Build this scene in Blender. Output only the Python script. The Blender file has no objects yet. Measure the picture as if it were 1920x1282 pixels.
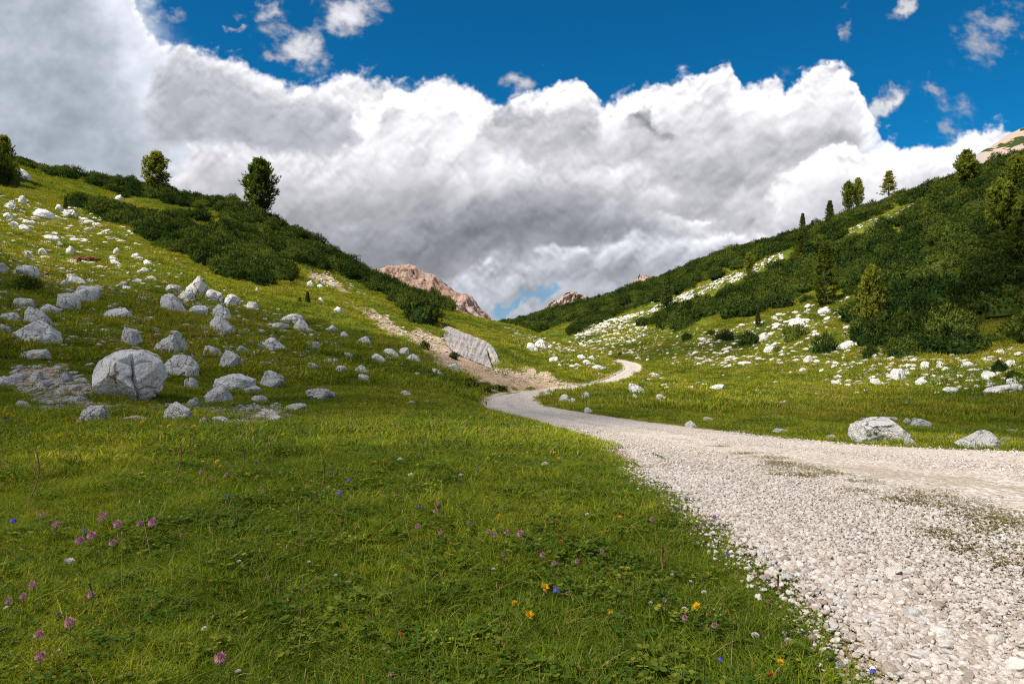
import bpy, bmesh, math, random
import numpy as np
from mathutils import Vector
C = bpy.context.scene.collection
sc = bpy.context.scene
R_ = np.random.default_rng(11)
F = 1280.0; CX = 960.0; HY = 620.0          # pinhole numbers of the camera: 24 mm on 36 mm, horizon row

# ------------------------------------------------------------------ camera
cd = bpy.data.cameras.new("camera"); cam = bpy.data.objects.new("camera", cd); C.objects.link(cam)
cd.lens = 24.0; cd.sensor_width = 36.0; cd.sensor_fit = 'HORIZONTAL'
cd.shift_y = -21.0 / 1920.0
cd.clip_start = 0.05; cd.clip_end = 9000
cam.location = (0, 0, 0); cam.rotation_euler = (math.pi / 2, 0, 0)
sc.camera = cam

# ------------------------------------------------------------------ exposure, render
sc.view_settings.view_transform = 'Standard'; sc.view_settings.look = 'None'
sc.view_settings.exposure = 0.55; sc.view_settings.gamma = 1.0
sc.render.engine = 'CYCLES'
sc.cycles.max_bounces = 5; sc.cycles.diffuse_bounces = 2; sc.cycles.glossy_bounces = 1
sc.cycles.transmission_bounces = 3; sc.cycles.transparent_max_bounces = 6; sc.cycles.volume_bounces = 0
sc.cycles.use_denoising = False; sc.cycles.filter_width = 1.15; sc.cycles.sample_clamp_indirect = 4.0
sc.cycles.caustics_reflective = False; sc.cycles.caustics_refractive = False

# ------------------------------------------------------------------ sun
SUN_EL = math.radians(53); SUN_AZ = math.radians(-122)      # azimuth from +Y, negative = left
SD = np.array([math.cos(SUN_EL) * math.sin(SUN_AZ), math.cos(SUN_EL) * math.cos(SUN_AZ), math.sin(SUN_EL)])
ld = bpy.data.lights.new("sun", 'SUN'); ld.energy = 5.0; ld.angle = math.radians(0.53); ld.color = (1.0, 0.94, 0.84)
sun = bpy.data.objects.new("sun", ld); C.objects.link(sun)
sun.rotation_euler = Vector(SD).to_track_quat('Z', 'Y').to_euler()


# ------------------------------------------------------------------ node helper
class G:
    def __init__(s, t): s.t = t; s.n = t.nodes; s.l = t.links
    def node(s, typ, **kw):
        n = s.n.new(typ)
        for k, v in kw.items(): setattr(n, k, v)
        return n
    def put(s, sock, v):
        if isinstance(v, bpy.types.NodeSocket): s.l.new(v, sock)
        elif v is not None: sock.default_value = v
    def m(s, op, a, b=None, c=None, clamp=False):
        n = s.node('ShaderNodeMath', operation=op, use_clamp=clamp)
        s.put(n.inputs[0], a)
        if b is not None: s.put(n.inputs[1], b)
        if c is not None: s.put(n.inputs[2], c)
        return n.outputs[0]
    def vm(s, op, a, b=None, scale=None):
        n = s.node('ShaderNodeVectorMath', operation=op)
        s.put(n.inputs[0], a)
        if b is not None: s.put(n.inputs[1], b)
        if scale is not None: s.put(n.inputs['Scale'], scale)
        return n.outputs[0]
    def ss(s, x, lo, hi, a=0.0, b=1.0):
        n = s.node('ShaderNodeMapRange', interpolation_type='SMOOTHSTEP', clamp=True)
        s.put(n.inputs['Value'], x); s.put(n.inputs['From Min'], lo); s.put(n.inputs['From Max'], hi)
        s.put(n.inputs['To Min'], a); s.put(n.inputs['To Max'], b)
        return n.outputs['Result']
    def noise(s, vec, scale, detail=4.0, rough=0.55, dist=0.0, col=False):
        n = s.node('ShaderNodeTexNoise')
        if vec is not None: s.put(n.inputs['Vector'], vec)
        s.put(n.inputs['Scale'], scale); n.inputs['Detail'].default_value = detail
        n.inputs['Roughness'].default_value = rough; n.inputs['Distortion'].default_value = dist
        return n.outputs['Color'] if col else n.outputs['Fac']
    def mix(s, f, a, b, blend='MIX'):
        n = s.node('ShaderNodeMix', data_type='RGBA', blend_type=blend)
        s.put(n.inputs[0], f)
        for k, v in ((6, a), (7, b)):
            if isinstance(v, tuple) and len(v) == 3: v = v + (1,)
            s.put(n.inputs[k], v)
        return n.outputs[2]
    def ramp(s, f, stops, interp='LINEAR'):
        n = s.node('ShaderNodeValToRGB'); n.color_ramp.interpolation = interp
        e = n.color_ramp.elements
        while len(e) < len(stops): e.new(0.5)
        for k, (p, c) in enumerate(stops):
            e[k].position = p; e[k].color = c if len(c) == 4 else tuple(c) + (1,)
        s.put(n.inputs[0], f)
        return n.outputs[0]
    def bump(s, h, strength, dist):
        n = s.node('ShaderNodeBump'); n.inputs['Strength'].default_value = strength; n.inputs['Distance'].default_value = dist
        s.put(n.inputs['Height'], h); return n.outputs[0]


# ------------------------------------------------------------------ world: Nishita sky with clouds laid on it by direction
w = bpy.data.worlds.new("World"); sc.world = w; w.use_nodes = True
g = G(w.node_tree); g.n.clear()
sky = g.node('ShaderNodeTexSky', sky_type='NISHITA', sun_disc=False)
sky.sun_elevation = SUN_EL; sky.sun_rotation = SUN_AZ; sky.altitude = 2000; sky.air_density = 1.0; sky.dust_density = 0.2; sky.ozone_density = 3.0
# ------------------------------------------------------------------ sky clouds, worked out as a picture of directions (no file involved)
def perlin2(x, y, seed):
    r = np.random.default_rng(seed); ang = r.random(65536).astype(np.float32) * 2 * math.pi
    gx = np.cos(ang); gy = np.sin(ang); pm = r.permutation(65536).astype(np.int32)
    xi = np.floor(x).astype(np.int32); yi = np.floor(y).astype(np.int32)
    fx = (x - xi).astype(np.float32); fy = (y - yi).astype(np.float32)
    ux = fx * fx * fx * (fx * (fx * 6 - 15) + 10); uy = fy * fy * fy * (fy * (fy * 6 - 15) + 10)
    def gr(ix, iy, dx, dy):
        h = pm[(pm[ix & 65535] + iy * 7919) & 65535]
        return gx[h] * dx + gy[h] * dy
    n00 = gr(xi, yi, fx, fy); n10 = gr(xi + 1, yi, fx - 1, fy); n01 = gr(xi, yi + 1, fx, fy - 1); n11 = gr(xi + 1, yi + 1, fx - 1, fy - 1)
    a = n00 + (n10 - n00) * ux; b = n01 + (n11 - n01) * ux
    return (a + (b - a) * uy) * 1.45
def fbm2(x, y, seed, oct=6, gain=0.5, billow=False):
    s = 0; amp = 1.0; tot = 0
    for k in range(oct):
        n = perlin2(x * 2.03 ** k + 17.3 * k, y * 2.03 ** k - 9.1 * k, seed + k)
        s = s + amp * (np.sqrt(n * n + 0.012) * 2 - 0.6 if billow else n); tot += amp; amp *= gain
    return s / tot
def sst(x, lo, hi):
    t = np.clip((x - lo) / (hi - lo), 0, 1); return t * t * (3 - 2 * t)

SKX0, SKX1, SKY0, SKY1 = -520.0, 2440.0, -420.0, 700.0
def cloud_picture(Wd, Hd):
    a, b = np.meshgrid(np.linspace(SKX0, SKX1, Wd, dtype=np.float32), np.linspace(SKY0, SKY1, Hd, dtype=np.float32))
    wx = fbm2(a / 210, b / 210, 1, 3) * 34; wy = fbm2(a / 210, b / 210, 5, 3) * 26
    wx2 = fbm2(a / 42, b / 42, 9, 4, 0.6) * 15; wy2 = fbm2(a / 42, b / 42, 14, 4, 0.6) * 13
    col = np.zeros((Hd, Wd), np.float32); al = np.zeros((Hd, Wd), np.float32); tint = np.zeros((Hd, Wd), np.float32)
    def layer(edge, seed, top, bot, slen, soft=9.0, bumpy=30.0, relief=0.6, fade=None, blu=0.0, warp=1.0, sides=None, shear=0.12, rag=1.2, fringe=0.0):
        nonlocal col, al, tint
        A = a + warp * (wx + wx2); Bv = b + warp * (wy + wy2)
        # billows at two sizes, sheared a little so that they lean with the wind
        sa = A + shear * Bv
        bl = fbm2(sa / 105 + seed * 3.7, Bv / 88, seed * 10, 5, 0.44, True)
        bw = fbm2(sa / 150 + seed * 1.7, Bv / 110, seed * 10 + 30, 5, 0.5)
        e = np.interp(A, [p[0] for p in edge], [p[1] for p in edge]).astype(np.float32)
        d = (Bv - e) + bumpy * bl + rag * 10 * fbm2(a / 14, b / 14, seed * 10 + 60, 4, 0.62)
        alp = sst(d, -soft * 0.6, soft)
        if fringe: alp = np.maximum(alp, fringe * sst(d + 78 * fbm2((a + 0.6 * b) / 46 + seed, b / 34, seed * 10 + 45, 6, 0.6), 0, 52))
        if sides is not None:
            x0, x1, ws = sides
            q = A + bl * 40 + bw * 70; alp = alp * sst(q, x0, x0 + ws) * (1 - sst(q, x1 - ws, x1))
        if fade is not None: alp = alp * (1 - sst(Bv + bl * 35 + bw * 40, fade[0], fade[1]))
        # relief: lit from above and left, crisp on the heads and soft within
        k = 6
        hgt = bl + 0.8 * bw
        gyv = np.zeros_like(bl); gyv[k:, :] = hgt[k:, :] - hgt[:-k, :]
        gxv = np.zeros_like(bl); gxv[:, k:] = hgt[:, k:] - hgt[:, :-k]
        near = 1 - sst(d, 0, 90)
        sh = 0.05 + top + (bot + 0.05 - top) * sst(Bv - e + 40 * bw, -10, slen)
        lum = sh + relief * (0.15 + 0.36 * near) * np.tanh(1.5 * (0.8 * gyv + 0.45 * gxv)) + 0.17 * relief * bw + 0.13 * fbm2(a / 85 + 5, b / 60, seed * 10 + 80, 6, 0.5) + 0.10 * near * relief
        col = col * (1 - alp) + lum * alp; tint = tint * (1 - alp) + blu * alp; al = al * (1 - alp) + alp
    # right-hand bank behind everything, white ragged head
    layer([(840, 230), (880, 175), (905, 190), (930, 205), (960, 180), (1000, 168), (1050, 152), (1105, 156), (1135, 196), (1160, 188), (1200, 165), (1260, 150), (1310, 140),
           (1345, 122), (1372, 104), (1392, 150), (1425, 148), (1452, 136), (1475, 165), (1505, 142), (1545, 122), (1572, 116), (1596, 150), (1622, 205), (1655, 262), (1700, 320), (1760, 360), (2500, 380)],
          3, 0.90, 0.62, 200, bumpy=26, relief=0.75, sides=(820, 1735, 130), shear=0.45, fringe=0.7)
    # long left bank
    layer([(-600, -500), (150, -260), (230, -80), (250, 0), (268, 48), (300, 82), (350, 84), (400, 98), (470, 122), (520, 155), (600, 152), (700, 150), (780, 150), (850, 150), (885, 168), (905, 200), (940, 250), (1010, 320), (1300, 420), (2500, 600)],
          4, 0.86, 0.60, 170, soft=13, bumpy=32, relief=0.5, fringe=0.75)
    # smooth veil at far left
    layer([(-600, -700), (150, -300), (230, -60), (280, 40), (330, 130), (420, 220), (600, 330), (900, 700)], 5, 0.88, 0.58, 420, soft=170, bumpy=45, relief=0.22, blu=0.9)
    # grey lobe in front of the left bank
    layer([(180, 330), (265, 190), (300, 120), (345, 96), (420, 118), (480, 140), (520, 175), (600, 182), (660, 185), (695, 215), (720, 300), (800, 400)], 6, 0.70, 0.56, 140, soft=22, bumpy=34, relief=0.42, fade=(235, 330), sides=(200, 730, 90), blu=0.25)
    # bright head around the middle
    layer([(640, 230), (690, 185), (740, 165), (800, 160), (850, 165), (890, 190), (915, 235), (940, 290), (1000, 360)], 7, 0.95, 0.74, 190, bumpy=26, relief=0.7, sides=(640, 960, 70), fade=(300, 420))
    # white bank low on the left
    layer([(230, 420), (310, 305), (350, 272), (430, 266), (520, 272), (600, 285), (700, 270), (780, 250), (860, 280), (900, 330)], 8, 0.82, 0.50, 190, soft=26, bumpy=34, relief=0.42, sides=(250, 940, 90))
    # grey mass before the right bank
    layer([(860, 290), (900, 240), (950, 206), (1010, 200), (1070, 206), (1115, 216), (1145, 260), (1180, 330)], 9, 0.66, 0.62, 130, soft=20, bumpy=30, relief=0.40, sides=(860, 1190, 60), fade=(255, 345))
    layer([(1180, 235), (1195, 205), (1215, 200), (1240, 235)], 21, 0.45, 0.55, 60, soft=22, bumpy=22, relief=0.3, sides=(1165, 1255, 30), fade=(220, 270))
    layer([(1440, 380), (1480, 350), (1510, 335), (1540, 360)], 22, 0.50, 0.62, 60, soft=24, bumpy=18, relief=0.3, sides=(1430, 1560, 40), fade=(350, 400))
    layer([(700, 260), (730, 205), (760, 185), (780, 200), (800, 250)], 23, 0.60, 0.78, 50, soft=24, bumpy=22, relief=0.3, sides=(695, 800, 35), fade=(215, 270))
    # lit middle below it
    layer([(960, 340), (1010, 300), (1060, 285), (1120, 290), (1160, 300), (1230, 330), (1300, 370)], 10, 0.84, 0.60, 90, soft=30, bumpy=32, relief=0.4, sides=(930, 1330, 90), fade=(360, 440))
    # dark base
    layer([(380, 520), (470, 450), (560, 408), (660, 420), (730, 418), (800, 400), (900, 368), (1000, 350), (1100, 365), (1200, 380), (1290, 420), (1400, 470)], 11, 0.55, 0.43, 80, soft=55, bumpy=38, relief=0.36, sides=(420, 1360, 160), fade=(440, 540), blu=0.25)
    # pale rags under the base
    layer([(780, 560), (900, 505), (960, 500), (1000, 470), (1040, 462), (1100, 455), (1180, 442), (1260, 430), (1340, 440), (1450, 470), (1700, 560)], 12, 0.70, 0.58, 90, soft=26, bumpy=34, relief=0.55, sides=(800, 1600, 120), blu=0.3)
    layer([(-600, 600), (600, 560), (860, 540), (930, 560), (1000, 568), (1100, 545), (1250, 520), (2500, 520)], 13, 0.62, 0.66, 60, soft=30, bumpy=24, relief=0.35, blu=0.6)
    # low white heads on the right
    layer([(1380, 420), (1450, 360), (1480, 320), (1520, 292), (1565, 262), (1590, 262), (1612, 290), (1640, 272), (1665, 262), (1690, 282), (1730, 275), (1790, 262), (1830, 248), (1880, 236), (1905, 245), (1960, 290), (2500, 330)],
          14, 0.94, 0.62, 170, soft=10, bumpy=20, relief=0.55, sides=(1400, 3000, 90), fringe=0.6)
    col = col / np.maximum(al, 1e-3); tint = tint / np.maximum(al, 1e-3)
    # small loose clouds
    wsp = np.zeros_like(al)
    A = a + 1.3 * wx + 2.6 * wx2; Bv = b + 1.3 * wy + 2.6 * wy2
    for cx, cy, rx, ry, am, t in [(560, 88, 62, 34, 0.95, 0.45), (590, 110, 34, 22, 0.5, 0.5), (650, 25, 78, 34, 1.0, -0.3), (490, 10, 36, 22, 0.8, 0), (965, 158, 34, 20, 0.7, 0), (310, 35, 45, 22, 0.6, 0.2), (270, 20, 40, 50, 0.7, 0),
                                  (1790, 215, 50, 30, 0.40, 0), (1765, 180, 25, 18, 0.4, 0), (1800, 240, 30, 16, 0.5, 0), (1870, 45, 60, 60, 0.5, -0.9), (1700, 12, 28, 20, 0.75, -0.6), (1570, 30, 13, 36, 0.5, 0), (440, 60, 18, 8, 0.6, 0),
                                  (1850, -140, 200, 90, 0.8, 0.2), (700, -160, 240, 80, 0.9, 0), (1250, -280, 300, 90, 0.8, 0.1), (1420, 190, 60, 30, 0.5, -0.9), (1640, 212, 62, 20, 1.1, -0.42), (1690, 186, 26, 16, 0.9, -0.2), (1600, 225, 40, 20, 0.9, -0.3)]:
        dy = Bv - cy - t * (A - cx)
        wsp = np.maximum(wsp, am * np.exp(-((A - cx) / rx) ** 2 - (dy / ry) ** 2))
    n = fbm2((a + 0.5 * b) / 80 + 40, (b - 0.35 * a) / 46, 200, 8, 0.64)
    wa = sst(wsp * 1.3 + n * 1.5 * sst(wsp, 0.02, 0.3), 0.15, 1.25) * 0.9
    wl = 0.70 + 0.25 * sst(wsp, 0.3, 1.0) * (0.6 + n)
    col = np.where(al > 0.999, col, (col * al + wl * wa * (1 - al)) / np.maximum(al + wa * (1 - al), 1e-4)); al = al + wa * (1 - al)
    # thin places low over the valley where blue shows
    hole = np.zeros_like(al)
    for cx, cy, rx, ry, t in [(1025, 548, 46, 17, -0.3), (945, 570, 50, 12, -0.25), (985, 560, 60, 12, -0.3)]:
        hole = np.maximum(hole, np.exp(-((A - cx) / rx) ** 2 - ((Bv - cy - t * (A - cx)) / ry) ** 2))
    al2 = np.clip(sst(hole + 0.5 * n, 0.35, 0.95), 0, 1) * 0.8
    col = np.clip(col, 0.05, 1.0)
    # display brightness -> linear colour
    lin = col ** 2.2
    rgb = np.stack([lin * (1 - 0.30 * tint * (1 - col)), lin * (1.0 + 0.03 * tint), lin * (1.035 + 0.16 * (1 - col) + 0.10 * tint)], -1)
    blue = np.array([0.16, 0.36, 0.55], np.float32)
    rgb = rgb * (1 - al2[..., None]) + blue * al2[..., None]
    return np.concatenate([rgb, al[..., None]], -1).astype(np.float32)
CW, CH = 1850, 700
_pic = cloud_picture(CW, CH)
img = bpy.data.images.new("sky_clouds", CW, CH, alpha=True, float_buffer=True)
img.colorspace_settings.name = 'Non-Color'; img.alpha_mode = 'CHANNEL_PACKED'
img.pixels.foreach_set(np.ascontiguousarray(_pic[::-1]).ravel()); img.update(); img.pack()
tc = g.node('ShaderNodeTexCoord')
sx = g.node('ShaderNodeSeparateXYZ'); g.l.new(tc.outputs['Generated'], sx.inputs[0])
yy = g.m('MAXIMUM', sx.outputs[1], 0.05)
u0 = g.m('DIVIDE', sx.outputs[0], yy); v0 = g.m('DIVIDE', sx.outputs[2], yy)
# photo-scale slopes of a direction -> place in the picture of directions
ia = g.m('DIVIDE', g.m('SUBTRACT', g.m('MULTIPLY_ADD', u0, F, CX), SKX0), SKX1 - SKX0)
ib = g.m('SUBTRACT', 1.0, g.m('DIVIDE', g.m('SUBTRACT', g.m('MULTIPLY_ADD', v0, -F, HY), SKY0), SKY1 - SKY0))
cb = g.node('ShaderNodeCombineXYZ'); g.l.new(ia, cb.inputs[0]); g.l.new(ib, cb.inputs[1])
ti = g.node('ShaderNodeTexImage'); ti.image = img; ti.extension = 'EXTEND'; ti.interpolation = 'Cubic'; g.l.new(cb.outputs[0], ti.inputs[0])
bg = g.node('ShaderNodeBackground'); bg.inputs['Strength'].default_value = 0.102
g.l.new(g.mix(1.0, sky.outputs[0], (0.03, 0.50, 0.71), 'MULTIPLY'), bg.inputs['Color'])
cl = g.node('ShaderNodeBackground'); g.l.new(ti.outputs['Color'], cl.inputs['Color']); cl.inputs['Strength'].default_value = 0.75
m1 = g.node('ShaderNodeMixShader'); g.l.new(ti.outputs['Alpha'], m1.inputs[0]); g.l.new(bg.outputs[0], m1.inputs[1]); g.l.new(cl.outputs[0], m1.inputs[2])
# the rest of the sky, out of the picture: broken grey-white cloud
nz = g.noise(tc.outputs['Generated'], 2.6, 2, 0.6)
bo = g.node('ShaderNodeBackground'); g.l.new(g.mix(g.ss(nz, 0.42, 0.6), (0.05, 0.12, 0.28), (0.46, 0.48, 0.5)), bo.inputs['Color'])
far_ = g.m('MAXIMUM', g.m('GREATER_THAN', g.m('ABSOLUTE', u0), 1.10), g.m('MAXIMUM', g.m('LESS_THAN', sx.outputs[1], 0.06), g.m('GREATER_THAN', v0, 0.80)))
m2 = g.node('ShaderNodeMixShader'); g.l.new(far_, m2.inputs[0]); g.l.new(m1.outputs[0], m2.inputs[1]); g.l.new(bo.outputs[0], m2.inputs[2])
wo = g.node('ShaderNodeOutputWorld'); g.l.new(m2.outputs[0], wo.inputs[0])
w.cycles.sampling_method = 'MANUAL'; w.cycles.sample_map_resolution = 512

# ------------------------------------------------------------------ numpy helpers
_pr = np.random.default_rng(77); _PM = _pr.permutation(4096).astype(np.int64); _VL = _pr.random(4096) * 2 - 1
def vn3(p):
    i = np.floor(p).astype(np.int64); f = p - i; u = f * f * (3 - 2 * f); o = 0
    for dx in (0, 1):
        for dy in (0, 1):
            for dz in (0, 1):
                h = _VL[_PM[(_PM[(_PM[(i[:, 0] + dx) & 4095] + i[:, 1] + dy) & 4095] + i[:, 2] + dz) & 4095]]
                o = o + h * (u[:, 0] if dx else 1 - u[:, 0]) * (u[:, 1] if dy else 1 - u[:, 1]) * (u[:, 2] if dz else 1 - u[:, 2])
    return o
def fbm3(p, oct=4, gain=0.5):
    s = 0; a = 1.0; t = 0
    for k in range(oct): s = s + a * vn3(p * 2.03 ** k + 11.7 * k); t += a; a *= gain
    return s / t
def inpoly(x, y, poly):
    r = np.zeros(x.shape, bool); n = len(poly)
    for k in range(n):
        x1, y1 = poly[k]; x2, y2 = poly[(k + 1) % n]
        if y1 == y2: continue
        c = ((y1 > y) != (y2 > y)) & (x < (x2 - x1) * (y - y1) / (y2 - y1) + x1)
        r ^= c
    return r
def polydist(x, y, poly):
    d = np.full(x.shape, 1e9)
    for k in range(len(poly) - 1):
        ax, ay = poly[k]; bx, by = poly[k + 1]; ex, ey = bx - ax, by - ay
        t = np.clip(((x - ax) * ex + (y - ay) * ey) / (ex * ex + ey * ey + 1e-9), 0, 1)
        d = np.minimum(d, np.hypot(x - ax - t * ex, y - ay - t * ey))
    return d
def mesh_np(name, verts, faces, mats=(), smooth=True, mi=None, attrs=None):
    me = bpy.data.meshes.new(name); verts = np.asarray(verts, np.float32)
    fl = faces if isinstance(faces, list) else [faces]
    fl = [np.asarray(f, np.int32) for f in fl if len(f)]
    me.vertices.add(len(verts)); me.vertices.foreach_set('co', verts.ravel())
    loops = np.concatenate([f.ravel() for f in fl]); cnt = np.concatenate([np.full(len(f), f.shape[1], np.int32) for f in fl])
    me.loops.add(len(loops)); me.loops.foreach_set('vertex_index', loops)
    me.polygons.add(len(cnt)); st = np.concatenate([[0], np.cumsum(cnt)[:-1]]).astype(np.int32)
    me.polygons.foreach_set('loop_start', st)
    me.polygons.foreach_set('use_smooth', np.full(len(cnt), smooth))
    if mi is not None: me.polygons.foreach_set('material_index', np.asarray(mi, np.int32))
    for m_ in mats: me.materials.append(m_)
    if attrs:
        for k, v in attrs.items():
            at = me.attributes.new(k, 'FLOAT', 'POINT'); at.data.foreach_set('value', np.asarray(v, np.float32))
    me.update(calc_edges=True)
    return me
def link(name, me, parent=None, loc=None, rot=None, scl=None, label=None, cat=None, group=None, kind=None, color=None):
    o = bpy.data.objects.new(name, me); C.objects.link(o)
    if parent is not None: o.parent = parent
    if loc is not None: o.location = loc
    if rot is not None: o.rotation_euler = rot
    if scl is not None: o.scale = scl
    if label: o['label'] = label
    if cat: o['category'] = cat
    if group: o['group'] = group
    if kind: o['kind'] = kind
    if color is not None: o.color = color
    return o

# ------------------------------------------------------------------ the lie of the land
# (column, [(row, distance)...]) read off the place: each is a point of the ground
COLS = {
 -400: [(985,3.5),(870,5),(815,7),(770,9.5),(730,12),(680,15),(590,20),(500,28),(400,40),(310,58),(240,78),(200,95),(230,150)],
 0: [(985,3.5),(876,5),(821,7),(785,9.5),(755,12),(715,15),(640,20),(560,28),(480,40),(400,58),(340,78),(297,92),(305,105),(340,150)],
 125: [(985,3.5),(876,5),(821,7),(787,9.2),(760,11.7),(728,14.2),(668,18.5),(600,25.5),(530,37),(460,52),(400,72),(355,90),(330,98),(338,113),(380,160)],
 250: [(985,3.5),(876,5),(821,7),(790,9),(765,11.5),(742,13.5),(700,17),(640,23),(570,33),(500,47),(440,66),(390,86),(352,102),(360,118),(400,170)],
 365: [(985,3.5),(876,5),(821,7),(790,9),(767,11.5),(744,14),(700,18.5),(640,25.5),(578,36.5),(515,51),(458,69),(408,89),(377,103),(387,119),(425,170)],
 480: [(985,3.5),(876,5),(821,7),(790,9),(768,11.5),(745,14.5),(700,20),(640,28),(585,40),(535,55),(480,72),(430,92),(405,104),(415,120),(450,170)],
 590: [(985,3.5),(876,5),(822,7),(793,9),(769,11.8),(745,15.2),(706,21),(658,29),(610,40.5),(565,55.5),(520,73),(480,90),(462,101),(474,118),(505,170)],
 700: [(985,3.5),(876,5),(823,7),(795,9),(770,12),(745,16),(712,22),(675,30),(635,41),(595,56),(560,74),(522,98),(535,115),(560,170)],
 770: [(985,3.5),(878,5),(825,7),(797,9),(774,12),(752,16),(724,22),(690,30),(650,41.5),(610,55.5),(580,72),(556,90),(566,107),(580,160)],
 840: [(985,3.5),(880,5),(828,7),(800,9),(778,12),(758,16),(735,22),(705,30),(665,42),(625,55),(600,70),(583,82),(592,100),(600,150)],
 900: [(985,3.5),(882,5),(830,7),(805,9),(787,12),(770,17),(758,23.5),(742,28),(715,34),(680,43),(640,56),(618,72),(604,86),(612,110),(622,160)],
 950: [(985,3.5),(883,5),(832,7),(808,9.2),(790,12.5),(771,18),(753,26),(736,31.5),(712,38),(680,48),(645,62),(625,76),(614,88),(626,110),(630,150),(622,250),(610,400)],
 1000: [(985,3.5),(884,5),(834,7),(812,9.5),(792,13),(772,19),(748,29),(733,35),(715,42),(680,52),(655,66),(632,82),(640,95),(648,115),(645,140),(625,190),(612,240),(598,330)],
 1050: [(985,3.5),(885,5),(836,7),(814,9.6),(795,13.3),(773,19.3),(749,29),(734,35),(717,42),(695,50),(670,63),(646,80),(652,93),(656,108),(644,135),(618,175),(596,240),(583,300)],
 1100: [(985,3.5),(886,5),(838,7),(816,9.7),(797,13.5),(774,19.5),(750,28.5),(735,35),(720,42),(708,48),(690,55),(672,68),(660,78),(664,90),(662,105),(640,130),(610,165),(585,210),(569,270),(580,350)],
 1165: [(985,3.5),(886,5),(840,7),(818,9.8),(799,13.5),(776,19.5),(750,28.8),(735,35.5),(721,42),(705,53),(690,66),(680,79),(672,92),(655,110),(620,140),(590,180),(555,230),(568,290)],
 1200: [(985,3.5),(886,5),(842,7),(819,9.8),(800,13.5),(778,19.5),(750,29),(735,36),(722,42),(708,50),(694,63),(684,76),(672,90),(650,108),(620,132),(585,165),(540,215),(552,280)],
 1300: [(985,3.5),(888,5),(844,7),(822,9.9),(804,13.5),(782,19.5),(755,28.5),(735,37),(715,47),(695,58),(675,70),(645,84),(600,105),(550,135),(505,175),(518,230)],
 1450: [(985,3.5),(888,5),(846,7),(826,9.8),(806,13.5),(784,19.5),(757,28.5),(735,37),(712,46),(690,55),(660,65),(610,80),(550,100),(500,125),(460,150),(472,200)],
 1600: [(985,3.5),(890,5),(848,7),(830,9.5),(808,13.5),(786,19.5),(760,27.5),(740,34),(715,42),(685,50),(640,60),(580,74),(510,94),(450,115),(413,130),(424,170)],
 1750: [(985,3.5),(890,5),(850,7),(832,9.5),(810,13.5),(788,19),(762,26),(740,31),(710,37),(670,44),(610,55),(540,68),(460,88),(400,106),(366,118),(374,150)],
 1920: [(985,3.5),(890,5),(850,7),(835,9.5),(812,13.5),(790,18.5),(765,24.5),(742,28),(705,33),(655,40),(580,51),(490,64),(410,80),(350,96),(308,106),(318,140)],
 2300: [(985,3.5),(890,5),(850,7),(830,9.5),(805,13.5),(780,17),(740,21),(690,26),(620,32),(520,41),(420,52),(330,66),(260,82),(230,95),(250,130)],
}
_cx, _cy, _cz = [], [], []
for px, lst in COLS.items():
    for d in (0.9, 1.6, 2.4): _cx.append((px - CX) / F * d); _cy.append(d); _cz.append(-1.0)
    for py, d in lst: _cx.append((px - CX) / F * d); _cy.append(d); _cz.append((HY - py) / F * d)
for th, slope in ((-1.5, .10), (-2.3, .06), (1.5, .12), (2.3, .05), (math.pi, 0.0), (-math.pi, 0.0)):
    for r in (0.8, 3, 9, 25, 60, 120, 300): _cx.append(r * math.sin(th)); _cy.append(r * math.cos(th)); _cz.append(-1.0 + slope * max(0, r - 6))
_cx, _cy, _cz = map(np.array, (_cx, _cy, _cz))
def _tr(th, r): return np.stack([th * 2.6, np.log(r + 1.5)], -1)
_th = np.arctan2(_cx, _cy); _th[-7:] = -math.pi; _th[-14:-7] = math.pi
_r = np.hypot(_cx, _cy); _K = _tr(_th, _r); _val = (_cz + 1.0) / (_r + 2)
def _phi(d2): return 0.5 * d2 * np.log(d2 + 1e-12)
_n = len(_K); _D2 = ((_K[:, None] - _K[None]) ** 2).sum(-1)
_M = np.zeros((_n + 3, _n + 3)); _M[:_n, :_n] = _phi(_D2) + np.eye(_n) * 2e-5; _M[:_n, _n] = 1; _M[:_n, _n + 1:] = _K; _M[_n, :_n] = 1; _M[_n + 1:, :_n] = _K.T
_W = np.linalg.solve(_M, np.concatenate([_val, np.zeros(3)]))
def tps(th, r):
    q = _tr(th.ravel(), r.ravel()); out = np.empty(len(q))
    for k in range(0, len(q), 20000):
        b = q[k:k + 20000]; d2 = ((b[:, None] - _K[None]) ** 2).sum(-1)
        out[k:k + 20000] = _phi(d2) @ _W[:_n] + _W[_n] + b @ _W[_n + 1:]
    return out.reshape(th.shape) * (r + 2) - 1.0
_tf = np.linspace(-0.86, 0.86, 680)
TH = np.concatenate([np.linspace(-math.pi, -0.92, 40), _tf, np.linspace(0.92, math.pi, 40)])
RR = np.exp(np.linspace(math.log(0.45 + 0.6), math.log(460 + 0.6), 720)) - 0.6
_gt, _gr = np.meshgrid(TH, RR, indexing='ij')
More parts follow.
